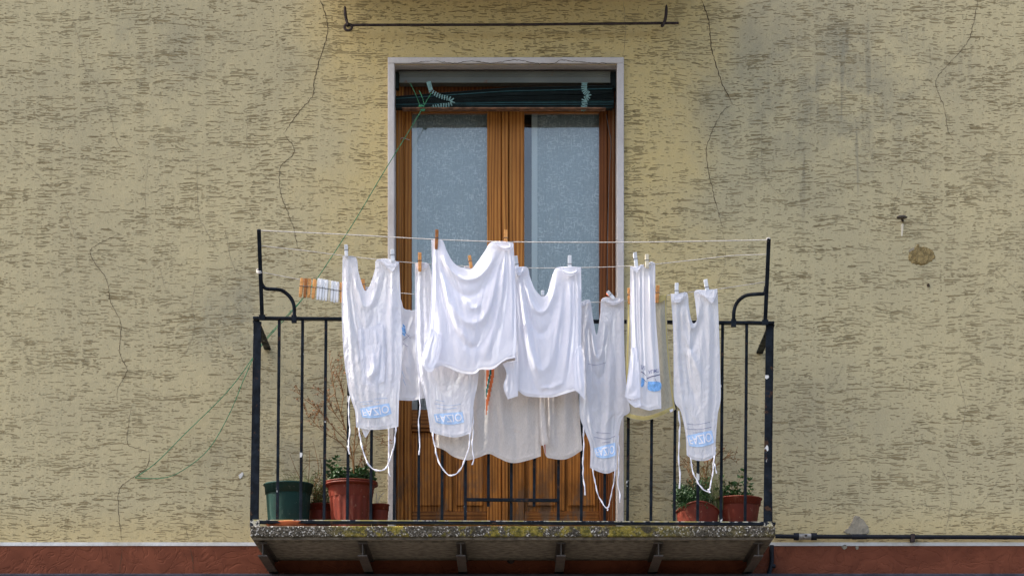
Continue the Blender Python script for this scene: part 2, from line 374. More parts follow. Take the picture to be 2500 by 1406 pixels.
M['gpot'] = make_potmat('green_plastic', (.005, .032, .026), (.06, .10, .085))
M['soil'] = simple('soil', (.035, .022, .012), 1, .4, 60, .01)
M['leaf'] = simple('green_leaf', (.045, .105, .022), .55, .45, 30, 0, .4)
M['leaf2'] = simple('dark_leaf', (.028, .075, .018), .5, .4, 30, 0, .4)
M['grassm'] = simple('olive_grass', (.10, .125, .035), .65, .45, 30, 0, .3)
M['dry'] = simple('dry_stem', (.20, .105, .04), .8, .35, 30, 0, .2)
M['dryleaf'] = simple('rust_seed', (.20, .075, .028), .8, .5, 60, 0, .2)
M['pipe'] = simple('dark_pipe', (.008, .010, .015), .55, .3, 20, .001, .2)
M['brass'] = simple('worn_valve_metal', (.26, .25, .23), .5, .3, 50, .001, .5, .3)
M['blue'] = simple('blue_print', (.44, .61, .85), .9, .10, 60, 0, .1)
M['bluepale'] = simple('pale_blue_print', (.50, .61, .80), .9, .08, 60, 0, .1)
M['boat'] = simple('sea_blue_print', (.20, .41, .74), .9, .25, 90, 0, .1)
M['ink'] = simple('grey_print', (.22, .24, .38), .9, .2, 60, 0, .1)
M['inkdk'] = simple('navy_print', (.06, .075, .20), .9, .2, 60, 0, .1)
M['letter'] = simple('knocked_out_letters', (.84, .83, .88), .9, .04, 60, 0, .1)
M['stripe_o'] = clothmat('orange_stripe', (.78, .22, .09), .2)
M['stripe_g'] = clothmat('green_stripe', (.03, .22, .20), .2)
M['stripe_p'] = clothmat('faded_red_stripe', (.55, .19, .17), .2)
M['asphalt'] = simple('stone_paving', (.07, .065, .058), .95, .2, 8, .004)

# ------------------------------------------------------------------ ground
g = MB(); g.add([(-150, -150, 0), (150, -150, 0), (150, 60, 0), (-150, 60, 0)], [(0, 1, 2, 3)])
o = g.build('street', M['asphalt']); o['kind'] = 'structure'
o['label'] = 'dark stone paved street below the house'; 

# ------------------------------------------------------------------ house facade
house = thing('house_facade', 'cream stucco house front with brick red band and concrete balcony slab', 'house', (0, 0, 0))
OX0, OX1 = PX(963), PX(1507)            # opening
OZ0, OZ1 = PZ(1340), PZ(159)
ZP = PZ(1332.5)                          # top of the red band
wall = MB(); X0, X1, ZT = -9.0, 9.0, 8.6
for (a, b, c, d) in ((X0, OX0, ZP, ZT), (OX1, X1, ZP, ZT), (OX0, OX1, OZ1, ZT)):
    wall.add([(a, 0, c), (b, 0, c), (b, 0, d), (a, 0, d)], [(0, 1, 2, 3)])
# cracks in the render, thin dark gaps
def crack(mb, pts, w=1.6, y=-.0015, mi=1, seed=0, src=1.0):
    w *= .62
    rr = random.Random(seed+int(pts[0][0])); q = cr(pts, max(8, int(sum(math.dist(a, b) for a, b in zip(pts, pts[1:]))/5)))
    vs = []; n = len(q)
    for i, (a, b) in enumerate(q):
        k = q[min(i+1, n-1)]-q[max(0, i-1)]; k /= (np.linalg.norm(k)+1e-9)
        ww = w*(.55+.9*rr.random())*min(1, (i+1)/6, (n-i)/6)/2; j = (rr.random()-.5)*2.6
        c = np.array([a, b])+np.array([-k[1], k[0]])*j
        for s in (-1, 1):
            e = c+np.array([-k[1], k[0]])*s*ww; p = P(e[0], e[1], -y); p.y = y; vs.append(p)
    mb.add(vs, [(2*i, 2*i+1, 2*i+3, 2*i+2) for i in range(n-1)], mi)
CR = [([(780, -5), (798, 48), (798, 88), (781, 143), (767, 199), (763, 235), (729, 275), (693, 327)], 2.6, 1),
 ([(693, 327), (719, 370), (685, 410), (685, 470), (701, 514), (717, 558), (728, 612)], 1.9, 1),
 ([(482, 390), (484, 518), (502, 560), (535, 620)], 1.3, 2), ([(289, 572), (220, 614), (259, 680), (271, 740), (295, 789), (292, 861), (310, 903), (289, 945), (286, 975)], 1.7, 1),
 ([(175, 40), (191, 92), (201, 143), (215, 179), (255, 223), (267, 271), (279, 319), (295, 358), (342, 382)], 1.4, 2),
 ([(362, 390), (354, 478), (360, 558)], 1.1, 2), ([(342, 382), (480, 394), (590, 372), (603, 320), (602, 270)], 1.1, 2),
 ([(322, 987), (310, 1077), (343, 1095), (367, 1104)], 1.6, 1), ([(367, 1104), (355, 1143), (295, 1189), (290, 1252), (298, 1321)], 2.0, 1),
 ([(451, 1282), (462, 1321)], 1.6, 1), ([(550, 560), (559, 615), (575, 660), (600, 680)], 1.4, 2), ([(385, 638), (409, 722)], 1.2, 2),
 ([(481, 680), (469, 740), (475, 789), (463, 843), (433, 885)], 1.5, 2), ([(475, 789), (530, 830), (570, 900), (640, 960)], 1.2, 2),
 ([(10, 335), (80, 415), (150, 490), (190, 600)], 1.1, 2), ([(0, 800), (60, 860), (90, 930)], 1.0, 2), ([(145, 1040), (150, 1070), (225, 1095), (245, 1060)], 1.0, 2),
 ([(495, 1275), (520, 1230), (530, 1170)], 1.2, 2), ([(1710, -5), (1730, 48), (1736, 111), (1752, 171), (1766, 211), (1789, 255)], 3.0, 1),
 ([(1789, 255), (1760, 279), (1726, 358), (1730, 418), (1738, 458), (1764, 558)], 2.0, 1), ([(1764, 558), (1770, 640), (1740, 720)], 1.0, 2),
 ([(2389, -5), (2373, 72), (2357, 111), (2293, 183), (2285, 211), (2305, 263), (2313, 315), (2329, 342)], 1.7, 1), ([(2329, 342), (2267, 386), (2257, 434)], 1.3, 2),
 ([(1963, 239), (1987, 311), (2002, 358)], 1.2, 2), ([(1861, 259), (1863, 410), (1907, 478), (1943, 456)], 1.2, 2), ([(2122, 295), (2124, 362), (2138, 398), (2202, 430), (2182, 502), (2190, 522)], 1.2, 2),
 ([(2337, 342), (2413, 398), (2425, 434), (2476, 462)], 1.2, 2), ([(2334, 900), (2356, 1003), (2324, 1119)], 1.6, 2), ([(2356, 1040), (2405, 1070)], 1.0, 2), ([(2289, 1122), (2321, 1196), (2318, 1248), (2308, 1303)], 1.6, 2),
 ([(2459, 1132), (2408, 1215), (2369, 1244), (2318, 1232)], 1.3, 2), ([(2150, 1290), (2190, 1236), (2260, 1232), (2318, 1248)], 1.3, 2), ([(1520, 140), (1527, 80), (1522, 0)], 1.6, 2), ([(880, 50), (910, 20), (940, 0)], 1.3, 2),
 ([(2476, 600), (2400, 700), (2340, 780)], 1.0, 2), ([(2000, 980), (2040, 930), (2060, 880)], 1.0, 2), ([(2418, 640), (2500, 730)], 1.0, 2)]
for i, (p, w, mi) in enumerate(CR): crack(wall, p, w, seed=i, mi=mi)
# flaked patches of bare mortar
def blobpatch(mb, pts, y0, y1, mi, jit=2.0, seed=1):
    rr = random.Random(seed); q = cr(pts+[pts[0]], 48)[:-1]; n = len(q); q = q+np.array([[rr.uniform(-jit, jit), rr.uniform(-jit, jit)] for _ in range(n)])
    c = q.mean(0); V = []
    for s, y in ((1.0, y0), (.93, y1)):
        for a in q: e = c+(a-c)*s; p = P(e[0], e[1]); p.y = y; V.append(p)
    mb.add(V, [(i, (i+1) % n, n+(i+1) % n, n+i) for i in range(n)]+[tuple(range(n, 2*n))], mi)
blobpatch(wall, [(2220, 615), (2234, 605), (2240, 594), (2246, 603), (2262, 604), (2278, 615), (2282, 628), (2270, 640), (2262, 645), (2245, 648), (2222, 640), (2218, 628)], 0, -.004, 3)
blobpatch(wall, [(2235, 612), (2258, 606), (2266, 620), (2264, 640), (2248, 646), (2236, 640), (2233, 625)], -.004, -.008, 3, 1.2, 4)
blobpatch(wall, [(2219, 612), (2232, 604), (2238, 612), (2222, 618)], 0, -.003, 4, .8, 8)
blobpatch(wall, [(2055, 1299), (2075, 1283), (2084, 1262), (2096, 1258), (2110, 1272), (2119, 1284), (2118, 1302), (2085, 1304)], 0, -.004, 4, 1.5, 5)
blobpatch(wall, [(2262, 694), (2268, 692), (2270, 699), (2264, 700)], 0, -.003, 1, .6, 6)
blobpatch(wall, [(582, 1160), (592, 1152), (594, 1160), (586, 1168)], 0, -.003, 5, .8, 9)
blobpatch(wall, [(2199, 548), (2206, 547), (2205, 562), (2203, 576), (2200, 575), (2200, 560)], 0, -.0015, 6, .5, 19)
wall.build('wall', [M['stucco'], M['crack'], M['crack_faint'], M['hole'], M['rawgrey'], M['strip'], M['pegc']], house)
# red band, white line
pl = MB(); ZB = PZ(1399)
pl.box(X0, X1, -.006, .05, ZB-.6, ZP)
for i, p in enumerate([[(298, 1334), (296, 1365), (290, 1402)], [(463, 1334), (470, 1370), (475, 1402)]]): crack(pl, p, 2.2, -.0085, 1, 90+i)
blobpatch(pl, [(2052, 1333), (2064, 1329), (2068, 1336), (2060, 1341)], -.006, -.009, 2, .8, 15); blobpatch(pl, [(2088, 1333), (2096, 1333), (2094, 1341), (2089, 1340)], -.006, -.009, 2, .8, 16)
pl.build('plinth_band', [M['red'], M['crack'], M['rawgrey']], house)
st = MB(); st.box(X0, X1, -.009, .04, ZP+.001, PZ(1323.5)); st.build('painted_strip', M['strip'], house)
lg = MB(); lg.box(X0, X1, -.10, .02, PZ(1440), PZ(1399, .1)); bevel(lg.build('lower_ledge', M['ledge'], house), .006)
# window surround: raised band with reveals
SX0, SX1, SZ1 = PX(947), PX(1523), PZ(143)
sr = MB(); fx0, fx1, fz = PX(963.5), PX(1506), PZ(158)
yo = -.022
sr.box(SX0, fx0, yo, .05, PZ(1283, .76), fz); sr.box(fx1, SX1, yo, .05, PZ(1283, .76), fz); sr.box(SX0, SX1, yo, .05, fz, SZ1)
for i, p in enumerate([[(1060, 148), (1110, 156), (1150, 149), (1200, 155), (1260, 147), (1310, 156), (1350, 155), (1370, 148), (1410, 151), (1440, 154), (1505, 156)], [(1000, 156), (1060, 148)]]):
    crack(sr, p, 2.0, yo-.0015, 1, 70+i)
bevel(sr.build('door_surround', [M['trim'], M['crack']], house), .004)
rv = MB(); RY = .11                      # reveals run back into the wall
rv.add([(fx0, .0501, OZ0), (fx0, .0501, fz), (fx0, .32, fz), (fx0, .32, OZ0)], [(0, 1, 2, 3)])
rv.add([(fx1, .0501, OZ0), (fx1, .0501, fz), (fx1, .32, fz), (fx1, .32, OZ0)], [(3, 2, 1, 0)])
rv.add([(fx0, .0501, fz), (fx1, .0501, fz), (fx1, .32, fz), (fx0, .32, fz)], [(0, 1, 2, 3)])
rv.build('reveal', M['trim'], house)
# room behind
rm = MB(); a, b = fx0-.7, fx1+.7; y0, y1 = .33, 3.3; z0, z1 = OZ0-.02, fz+.2
rm.add([(a, y0, z0), (b, y0, z0), (b, y1, z0), (a, y1, z0), (a, y0, z1), (b, y0, z1), (b, y1, z1), (a, y1, z1)], [(0, 1, 2, 3), (7, 6, 5, 4), (1, 5, 6, 2), (2, 6, 7, 3), (3, 7, 4, 0)])
rm.build('room', M['room'], house)
# balcony slab with drip edge, steel beams
BX0, BX1, BT = PX(610.5, .76), PX(1893, .76), .76
BZ1, BZ0 = PZ(1283, BT), PZ(1309, BT)
sb = MB(); sb.box(BX0, BX1, -BT, .02, BZ0, BZ1)
o = bevel(sb.build('balcony_slab', M['terrazzo'], house), .006, 2)
sf = MB(); sf.box(BX0+.012, BX1-.012, -BT+.02, -.001, BZ0-.012, BZ0-.0005)
sf.box(BX0+.07, BX1-.07, -BT+.075, -.002, BZ0-.02, BZ0-.0125)
sf.build('soffit', M['soffit'], house)
for px in (641, 885, 1125, 1370, 1608, 1852):
    bm = MB(); t0 = .70; x = PX(px, t0); hw = .024; zt = BZ0-.021; zb = PZ(1357, t0)
    bm.box(x-hw, x+hw, -t0, -.007, zt-.007, zt)
    bm.box(x-.003, x+.003, -t0+.001, -.007, zb+.007, zt-.007)
    bm.box(x-hw, x+hw, -t0, -.007, zb, zb+.007)
    bm.build('beam', M['steel'], house)
vt = MB(); q = P(1247, 1366, .0); vt.lathe((0, 0, 0), [(.0, .012), (.016, .012), (.020, .006), (.022, 0)], 20)
vt.v = [(q.x+v[0], -.006-v[2], q.z+v[1]) for v in vt.v]; vt.build('weep_pipe', M['rust'], house)
# balcony of the floor above, just out of frame: it shades the top of the wall
ub = MB(); ub.box(PX(800), PX(1700), -.72, .02, 6.80, 6.92); bevel(ub.build('unseen_upper_balcony_slab', M['soffit'], house), .006)
rf = MB(); rf.box(X0, X1, -.30, .4, 8.5, 8.75); rf.build('eaves', M['soffit'], house)

# ------------------------------------------------------------------ door
DY = .16                                  # face of the frame behind the wall plane
def DXf(px, t=-DY): return PX(px, t)
def DZf(py, t=-DY): return PZ(py, t)
door = thing('balcony_door', 'varnished pine double door with tall panes behind the laundry', 'door', (0, DY, DZf(1335)))
def frame_bar(mb, x0, x1, z0, z1, y0=DY, d=.05): mb.box(x0, x1, y0, y0+d, z0, z1)
dzb = DZf(1338); dzt = DZf(200)
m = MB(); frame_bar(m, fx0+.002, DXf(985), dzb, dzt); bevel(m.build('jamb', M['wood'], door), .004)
m = MB(); frame_bar(m, DXf(1484), fx1-.002, dzb, dzt); bevel(m.build('jamb', M['woodd'], door), .004)
m = MB(); frame_bar(m, DXf(985)+.001, DXf(1484)-.001, DZf(262), dzt, DY+.002); bevel(m.build('head', M['woodd'], door), .004)
def leaf(x0, g0, g1, x1, mats):
    lf = thing('door_leaf', '', '', (0, DY, dzb)); del lf['label']; del lf['category']; lf.parent = door; lf.matrix_parent_inverse = wm(door).inverted()
    y = DY+.012; z1 = DZf(262)
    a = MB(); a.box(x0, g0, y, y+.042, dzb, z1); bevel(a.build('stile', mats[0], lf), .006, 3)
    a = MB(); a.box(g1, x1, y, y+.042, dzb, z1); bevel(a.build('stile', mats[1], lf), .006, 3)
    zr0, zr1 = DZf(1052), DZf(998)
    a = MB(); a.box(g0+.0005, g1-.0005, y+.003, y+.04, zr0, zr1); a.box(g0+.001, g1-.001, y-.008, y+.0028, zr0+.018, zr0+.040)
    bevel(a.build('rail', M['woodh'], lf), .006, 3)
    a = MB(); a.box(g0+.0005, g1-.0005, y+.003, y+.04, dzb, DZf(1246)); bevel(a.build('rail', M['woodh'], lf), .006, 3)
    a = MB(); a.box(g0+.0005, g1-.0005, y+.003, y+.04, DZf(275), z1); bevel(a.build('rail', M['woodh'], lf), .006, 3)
    # lower panel: field with two raised vertical panels
    a = MB(); zp0, zp1 = DZf(1246), zr0; a.box(g0, g1, y+.022, y+.032, zp0, zp1)
    w = (g1-g0); c = (g0+g1)/2
    a.box(c-.018, c+.018, y+.006, y+.0215, zp0+.001, zp1-.001)
    for s0, s1 in ((g0+.02, c-.036), (c+.036, g1-.02)): a.box(s0, s1, y+.010, y+.0215, zp0+.03, zp1-.03)
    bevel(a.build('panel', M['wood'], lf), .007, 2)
    a = MB(); a.box(g0-.004, g1+.004, y+.018, y+.022, zr1+.0005, DZf(275)-.0005); a.build('glass_pane', M['glass'], lf)
    return lf
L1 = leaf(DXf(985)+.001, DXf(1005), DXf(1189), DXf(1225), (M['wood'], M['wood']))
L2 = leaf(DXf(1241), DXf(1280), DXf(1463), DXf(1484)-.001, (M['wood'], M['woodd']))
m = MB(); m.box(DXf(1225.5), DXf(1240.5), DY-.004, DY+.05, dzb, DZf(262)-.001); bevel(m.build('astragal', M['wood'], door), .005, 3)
# small hook on the left jamb
m = MB(); q = P(978, 341, -DY); m.tube([q+Vector((0, .0, 0)), q+Vector((0, -.015, 0)), q+Vector((.012, -.02, .004)), q+Vector((.05, -.004, -.004))], .0018, 6); m.build('hook', M['line'], door)
# lower glazing glimpse handled by panes; curtains
def curtain(px0, px1, edge, label, y=DY+.085, ph=0):
    t = thing('lace_curtain', label, 'curtain', (PX((px0+px1)/2, -y), y, DZf(990)), 'lace curtains behind the door panes')
    n = 120; zs = np.linspace(DZf(1012), DZf(235), 30); xs = np.linspace(PX(px0, -y), PX(px1, -y), n)
    V = np.zeros((30, n, 3))
    for i, z in enumerate(zs):
        V[i, :, 0] = xs; V[i, :, 2] = z; V[i, :, 1] = y+.003*np.sin(xs*62+ph+.3*np.sin(z*2))+.004*np.sin(xs*23+ph*2+z*.6)
    m = MB(); m.grid(V); m.build('lace_panel', M['lace'], t)
    e0 = PX(edge[0], -y); e1 = PX(edge[1], -y); m = MB(); xs = np.linspace(e0, e1, 8); V = np.zeros((30, 8, 3))
    for i, z in enumerate(zs):
        V[i, :, 0] = xs; V[i, :, 2] = z; V[i, :, 1] = y-.013
    m.grid(V); m.build('hem', M['lace_edge'], t)
curtain(1000, 1196, (1000, 1018), 'lace curtain filling the left door pane')
curtain(1299, 1475, (1298, 1312), 'lace curtain in the right door pane, drawn aside leaving a dark gap', ph=2)

# ------------------------------------------------------------------ slatted blind
bl = thing('slatted_blind', 'dark green slatted blind pulled up crooked under the lintel', 'blind', P(1233, 270, -.06))
m = MB(); y0 = .075
x0, x1 = PX(975, -y0), PX(1490, -y0)
m.box(x0, x1, y0, y0+.07, PZ(203, -y0), PZ(176, -y0)); m.box(x0-.001, x1+.001, y0-.006, y0, PZ(203, -y0)-.001, PZ(197, -y0)); m.box(x0-.001, x1+.001, y0-.005, y0, PZ(187, -y0), PZ(184, -y0))
m.box(x0-.001, x1+.001, y0-.004, y0, PZ(179, -y0), PZ(176, -y0)+.001)
bevel(m.build('housing', M['blind_house'], bl), .0015)
m = MB()
for a, b in ((PX(964.5, -y0), x0-.003), (x1+.003, PX(1503, -y0))):
    m = MB(); m.box(a, b, y0+.012, y0+.06, PZ(214, -y0), PZ(174, -y0)); m.build('housing_bracket', M['blind_dark'], bl)
m = MB(); ns = 20; yb = .05
rr = random.Random(4)
for i in range(ns):
    f = i/(ns-1)
    la = 236+(262-236)*f**.9; ra = 209+(264-209)*f**1.05; la += rr.uniform(-.6, .6); ra += rr.uniform(-.8, .8)
    fr = rr.uniform(-.006, .006); yy = yb+fr
    w = .05; mi = 1 if i in (3, 14, 16, 18) or (i > 12 and rr.random() < .3) else 0
    a = P(966, la, -yy); b = P(1235, (la*.25+ra*.75), -yy); c = P(1500-rr.uniform(0, 5), ra, -yy)
    for p, q in ((a, b), (b, c)):
        th = .0028
        vs = [(p.x, yy, p.z), (q.x, yy, q.z), (q.x, yy+.01, q.z+.004), (p.x, yy+.01, p.z+.004), (p.x, yy+w, p.z+.001), (q.x, yy+w, q.z+.001)]
        vs += [(v[0], v[1]+.0003, v[2]-th) for v in vs]
        m.add(vs, [(0, 1, 2, 3), (3, 2, 5, 4), (6, 9, 8, 7), (9, 10, 11, 8), (0, 6, 7, 1), (4, 5, 11, 10)], mi)
m.build('slat_stack', [M['blind_dark'], M['blind_teal']], bl)
m = MB(); m.bar(P(982, 267.5, -.04), P(1478, 267.5, -.04), .008, .055, up=(0, 1, 0)); bevel(m.build('bottom_rail', M['blind_rail'], bl), .002)
def ladder(pts, wid, label=None, n=24):
    q = cr(pts, n); m = MB(); rr = random.Random(int(pts[0][0]))
    for i in range(n-1):
        a = q[i]; k = q[min(n-1, i+1)]-q[max(0, i-1)]; k = k/(np.linalg.norm(k)+1e-9)
        nn = np.array([-k[1], k[0]]); ll = wid/2*(.9+.25*rr.random()); tl = k*(1.0 if rr.random() > .5 else -1)*.8
        A = a-nn*ll+tl; B = a+nn*ll-tl; yy = .040-.004*rr.random()
        m.bar(P(A[0], A[1], -yy), P(B[0], B[1], -yy), .0062, .003, up=(0, 1, 0))
    q2 = [P(a[0], a[1], -.043) for a in q]; m.tube(q2, .0015, 5, flat=.4)
    m.build('ladder_tape', M['tape'], bl)
ladder([(1052, 222), (1070, 234), (1090, 240), (1102, 243), (1105, 252), (1092, 257), (1078, 258), (1066, 261), (1052, 262)], 10, n=20)
m = MB(); m.bar(P(1046, 200, -.04), P(1052, 221, -.04), .024, .003, up=(0, 1, 0)); m.build('tape_tab', M['tape'], bl)
ladder([(1427, 204), (1426, 218), (1430, 226), (1437, 232), (1434, 240), (1426, 246), (1428, 256), (1425, 264), (1425, 274)], 13, n=20)

# green rope from the blind down to the wall
rope = MB()
def ropep(pts, r=.0022): rope.tube([P(*p) for p in cr(pts, 60)], r, 6)
K = (1036, 256, -.03)
ropep([(1001, 203, -.03), (1012, 225, -.03), (1030, 268, -.028)], .0018); ropep([(1023, 221, -.03), (1030, 236, -.03), K], .0022)
ropep([(1053, 228, -.033), (1040, 249, -.03), (1028, 271, -.02), (1000, 318, -.002), (957, 388, .035), (930, 432, .05), (850, 565, .07), (740, 728, .06), (648, 832, .04), (560, 950, .03), (450, 1060, .022), (380, 1130, .018), (330, 1165, .01)])
ropep([(740, 728, .06), (640, 838, .05), (600, 915, .04), (560, 1010, .03), (510, 1095, .025), (450, 1145, .02), (400, 1166, .016), (330, 1166, .008)], .0020)
for dz in range(5): rope.tube([P(1028+3*math.cos(a)*2+dz, 262+6*math.sin(a)+dz, .0-.02+.004*math.sin(a*2)) for a in np.linspace(0, 6.1, 14)], .0018, 5)
tag(rope.build('rope', M['rope']), 'thin green rope slung from the blind down across the stucco', 'rope')
c = MB(); c.tube([P(*p) for p in cr([(1480, 280, -.135), (1487, 320, -.13), (1492, 350, -.13), (1488, 420, -.13), (1484, 560, -.135), (1482, 720, -.14)], 30)], .0018, 6)
tag(c.build('cable', M['cable']), 'thin grey cable hanging beside the right door jamb', 'cable')
c = MB(); c.tube([P(974, 236, -.12), P(974, 500, -.13), P(973, 1000, -.135), P(972, 1300, -.14)], .0011, 6)
tag(c.build('pull_cord', M['cord']), 'thin tan pull cord hanging down the left door jamb', 'cord')
c = MB(); c.tube([P(1497, 268, -.12), P(1496, 500, -.13), P(1496, 1000, -.135), P(1495, 1300, -.14)], .0011, 6)
tag(c.build('pull_cord', M['cord']), 'thin tan pull cord hanging down the right door jamb', 'cord')

# ------------------------------------------------------------------ awning rod above the door
rod = thing('awning_rod', 'rusty iron rod on two hooks above the door', 'rod', P(1250, 60, .10))
m = MB(); m.tube([P(848, 62, .10), P(1250, 61, .10), P(1657, 57, .10)], .0075, 10); m.build('bar', M['rust'], rod)
m = MB(); m.tube([P(*p) for p in cr([(842, 15, .10), (843, 35, .10), (847, 55, .105), (850, 62, .11)], 12)], [.002, .006, .007]+[.008]*9, 8)
m.tube([P(850+9*math.cos(a), 67+8*math.sin(a), .105) for a in np.linspace(-1.5, 4.6, 16)], .007, 8); m.tube([P(848, 60, .10), P(848, 64, -.01)], .007, 8); m.build('hook', M['rust'], rod)
m = MB(); m.tube([P(*p) for p in cr([(1627, 12, .10), (1626, 35, .10), (1623, 52, .11), (1616, 65, .115)], 12)], [.002, .006, .0075]+[.0085]*9, 8); m.tube([P(1616, 64, .11), P(1620, 60, -.01)], .0075, 8); m.build('hook', M['rust'], rod)
# big nail in the wall
nl = thing('wall_nail', 'large rusty nail head sticking out of the right wall', 'nail', P(2202, 532, 0))
m = MB(); q = P(2202, 531, .06); m.lathe((q.x, q.y, q.z), [(0, .010), (.018, .009), (.030, .002), (.029, -.003), (.010, -.006), (0, -.006)], 20, sx=1, sy=.8); m.build('head', M['steel'], nl)
m = MB(); m.tube([P(2202, 533, .055), P(2204, 540, -.01)], .007, 8); m.build('shank', M['rust'], nl)
# pipe along the wall
pp = thing('water_pipe', 'thin black water pipe running right from the balcony above the red band', 'pipe', P(2200, 1309, .03))
m = MB(); m.tube([P(1893, 1308, .03), P(1938, 1309, .03), P(2100, 1309.5, .03), P(2560, 1311, .03)], .0115, 12); m.tube([P(2080, 1309.5, .03), P(2116, 1309.5, .03)], .0140, 12); m.build('run', M['pipe'], pp)
for a, b in ((1938, 1950), (1980, 1994)): m = MB(); m.tube([P(a, 1309, .03), P(b, 1309, .03)], .020, 12); m.build('coupling', M['pipe'], pp)
m = MB(); m.tube([P(1950, 1309, .03), P(1980, 1309, .03)], .0165, 14); q = P(1966, 1309, .03); m.tube([q+Vector((0, -.012, 0)), q+Vector((0, -.034, 0))], .012, 12)
m.tube([q+Vector((0, -.034, 0)), q+Vector((0, -.040, 0))], .006, 8, 1); m.build('valve', [M['brass'], M['rust']], pp)
m = MB(); m.box(PX(2221), PX(2231), -.046, -.001, PZ(1324), PZ(1305)); m.build('clamp', M['rust'], pp)
m = MB(); m.tube([P(1884, 1330, .03), P(1884, 1372, .03), P(1878, 1398, .03), P(1876, 1440, .03)], .012, 10); m.tube([P(1884, 1381, .03), P(1893, 1381, .03)], .011, 8); m.build('drop', M['pipe'], pp)

# ------------------------------------------------------------------ balcony railing
T = .70
rl = thing('balcony_railing', 'chipped black iron balcony railing', 'railing', (0, -T, BZ1))
def top_y(px): return 777+(px-640)*(788-777)/(1885-640)
def bot_y(px): return 1272+(px-640)*(1277-1272)/(1885-640)
m = MB(); m.bar(P(618, 777, T), P(1890, 789, T), .014, .04, up=(0, 1, 0)); bevel(m.build('handrail', M['iron'], rl), .003)
m = MB(); m.bar(P(617, 1274, T), P(1884, 1279, T), .014, .035, up=(0, 1, 0)); m.bar(P(617, 1270, T+.001), P(1884, 1275, T+.001), .0048, .036, 1, up=(0, 1, 0)); m.build('bottom_rail', [M['iron'], M['lowrail']], rl)
for s, (pt, pb) in enumerate((((630, 785), (621, 1283)), ((1878, 792), (1872, 1284)))):
    m = MB(); a = P(pt[0], pt[1], T); b = P(pb[0], pb[1], T); b.z = BZ1+.001
    sg = 1 if s == 0 else -1
    m.bar(b, a, .036, .006); m.bar(b+Vector((-sg*.021, .016, 0)), a+Vector((-sg*.021, .016, 0)), .006, .038)
    bevel(m.build('corner_post', M['iron'], rl), .002)
    # side railing back to the wall
    xs = PX(624 if s == 0 else 1884, T); m = MB()
    z = PZ(781 if s == 0 else 791, T)
    m.bar((xs, -T+.025, z), (xs, .0, z), .036, .012, up=(0, 0, 1)); bevel(m.build('side_handrail', M['iron'], rl), .003)
    z2 = PZ(1275, T); m = MB(); m.bar((xs-sg*.008, -T+.025, z2), (xs-sg*.008, 0, z2), .03, .012, up=(0, 0, 1)); m.build('side_bottom_rail', M['iron'], rl)
    for t in (.60, .50):
        m = MB(); m.bar((xs-sg*.008, -t, z2), (xs+sg*.004, -t, z), .012, .012); m.build('baluster', M['iron'], rl)
m = MB(); m.box(PX(612, T), PX(634, T), -T-.02, -T+.02, BZ1-.001, BZ1+.035); m.build('foot', M['lowrail'], rl)
m = MB(); m.box(PX(1864, T), PX(1886, T), -T-.02, -T+.02, BZ1-.001, BZ1+.02); m.build('foot', M['lowrail'], rl)
bx = [682, 739, 796, 853, 910, 967, 1024, 1081, 1138, 1195, 1250, 1307, 1365, 1421, 1478, 1536, 1593, 1650, 1707, 1764, 1823]
for x in bx:
    xb = x-5 if x < 1000 else x-2
    if x >= 1500: xb = x-4
    yb = 1236 if x in (1195, 1307) else bot_y(x)-3
    m = MB(); m.bar(P(xb if yb > 1240 else x-3, yb, T), P(x, top_y(x)+3, T), .015, .015)
    bevel(m.build('baluster', M['iron_chip'] if x in (739, 796, 1138, 910, 1421) else M['iron'], rl), .002)
m = MB(); m.bar(P(1137, 1219, T+.013), P(1365, 1221, T+.013), .018, .010, up=(0, 1, 0)); bevel(m.build('cross_bar', M['iron'], rl), .002)

# washing line brackets
for s in (0, 1):
    if s == 0:
        top, base, lab = (632, 560, .90), (640, 778, .715), 'rusty black line bracket standing on the left end of the railing'
        arm = [(637, 668, .80), (638, 690, .785), (648, 704, .775), (668, 706, .77), (690, 710, .755), (710, 728, .74), (718, 750, .73), (718, 784, .715)]
    else:
        top, base, lab = (1877, 583, .90), (1868, 790, .715), 'rusty black line bracket standing on the right end of the railing'
        arm = [(1870, 700, .78), (1866, 716, .775), (1848, 718, .77), (1820, 722, .755), (1800, 738, .74), (1792, 760, .73), (1791, 794, .715)]
    br = thing('line_bracket', lab, 'bracket', P(*base), 'washing line brackets on the railing')
    m = MB(); m.bar(P(*base), P(*top), .020, .016); m.bar(P(base[0], base[1]+4, .715), P(base[0], base[1]-10, .72), .032, .024); bevel(m.build('post', M['iron'], br), .003)
    m = MB(); m.tube([P(*p) for p in cr(arm, 40)], .0095, 10, flat=.8); e = arm[-1]; m.bar(P(e[0], e[1]+4, e[2]), P(e[0], e[1]-14, e[2]), .026, .022); m.build('brace', M['iron_chip'] if s == 0 else M['iron'], br)
    m = MB(); tp = P(top[0]+(1 if s == 0 else -1)*3, top[1]+4, top[2])
    if s == 1: m.tube([P(1876+4*math.cos(a), 585+4*math.sin(a), .90) for a in np.linspace(0, 6, 12)], .003, 6)
    else:
        for d in (0, 2, 4): m.tube([P(633+6*math.cos(a), 660+d+3*math.sin(a), .81+.014*math.sin(a)) for a in np.linspace(0, 6.2, 14)], .0035, 6)
    m.build('line_knot', M['line'], br)
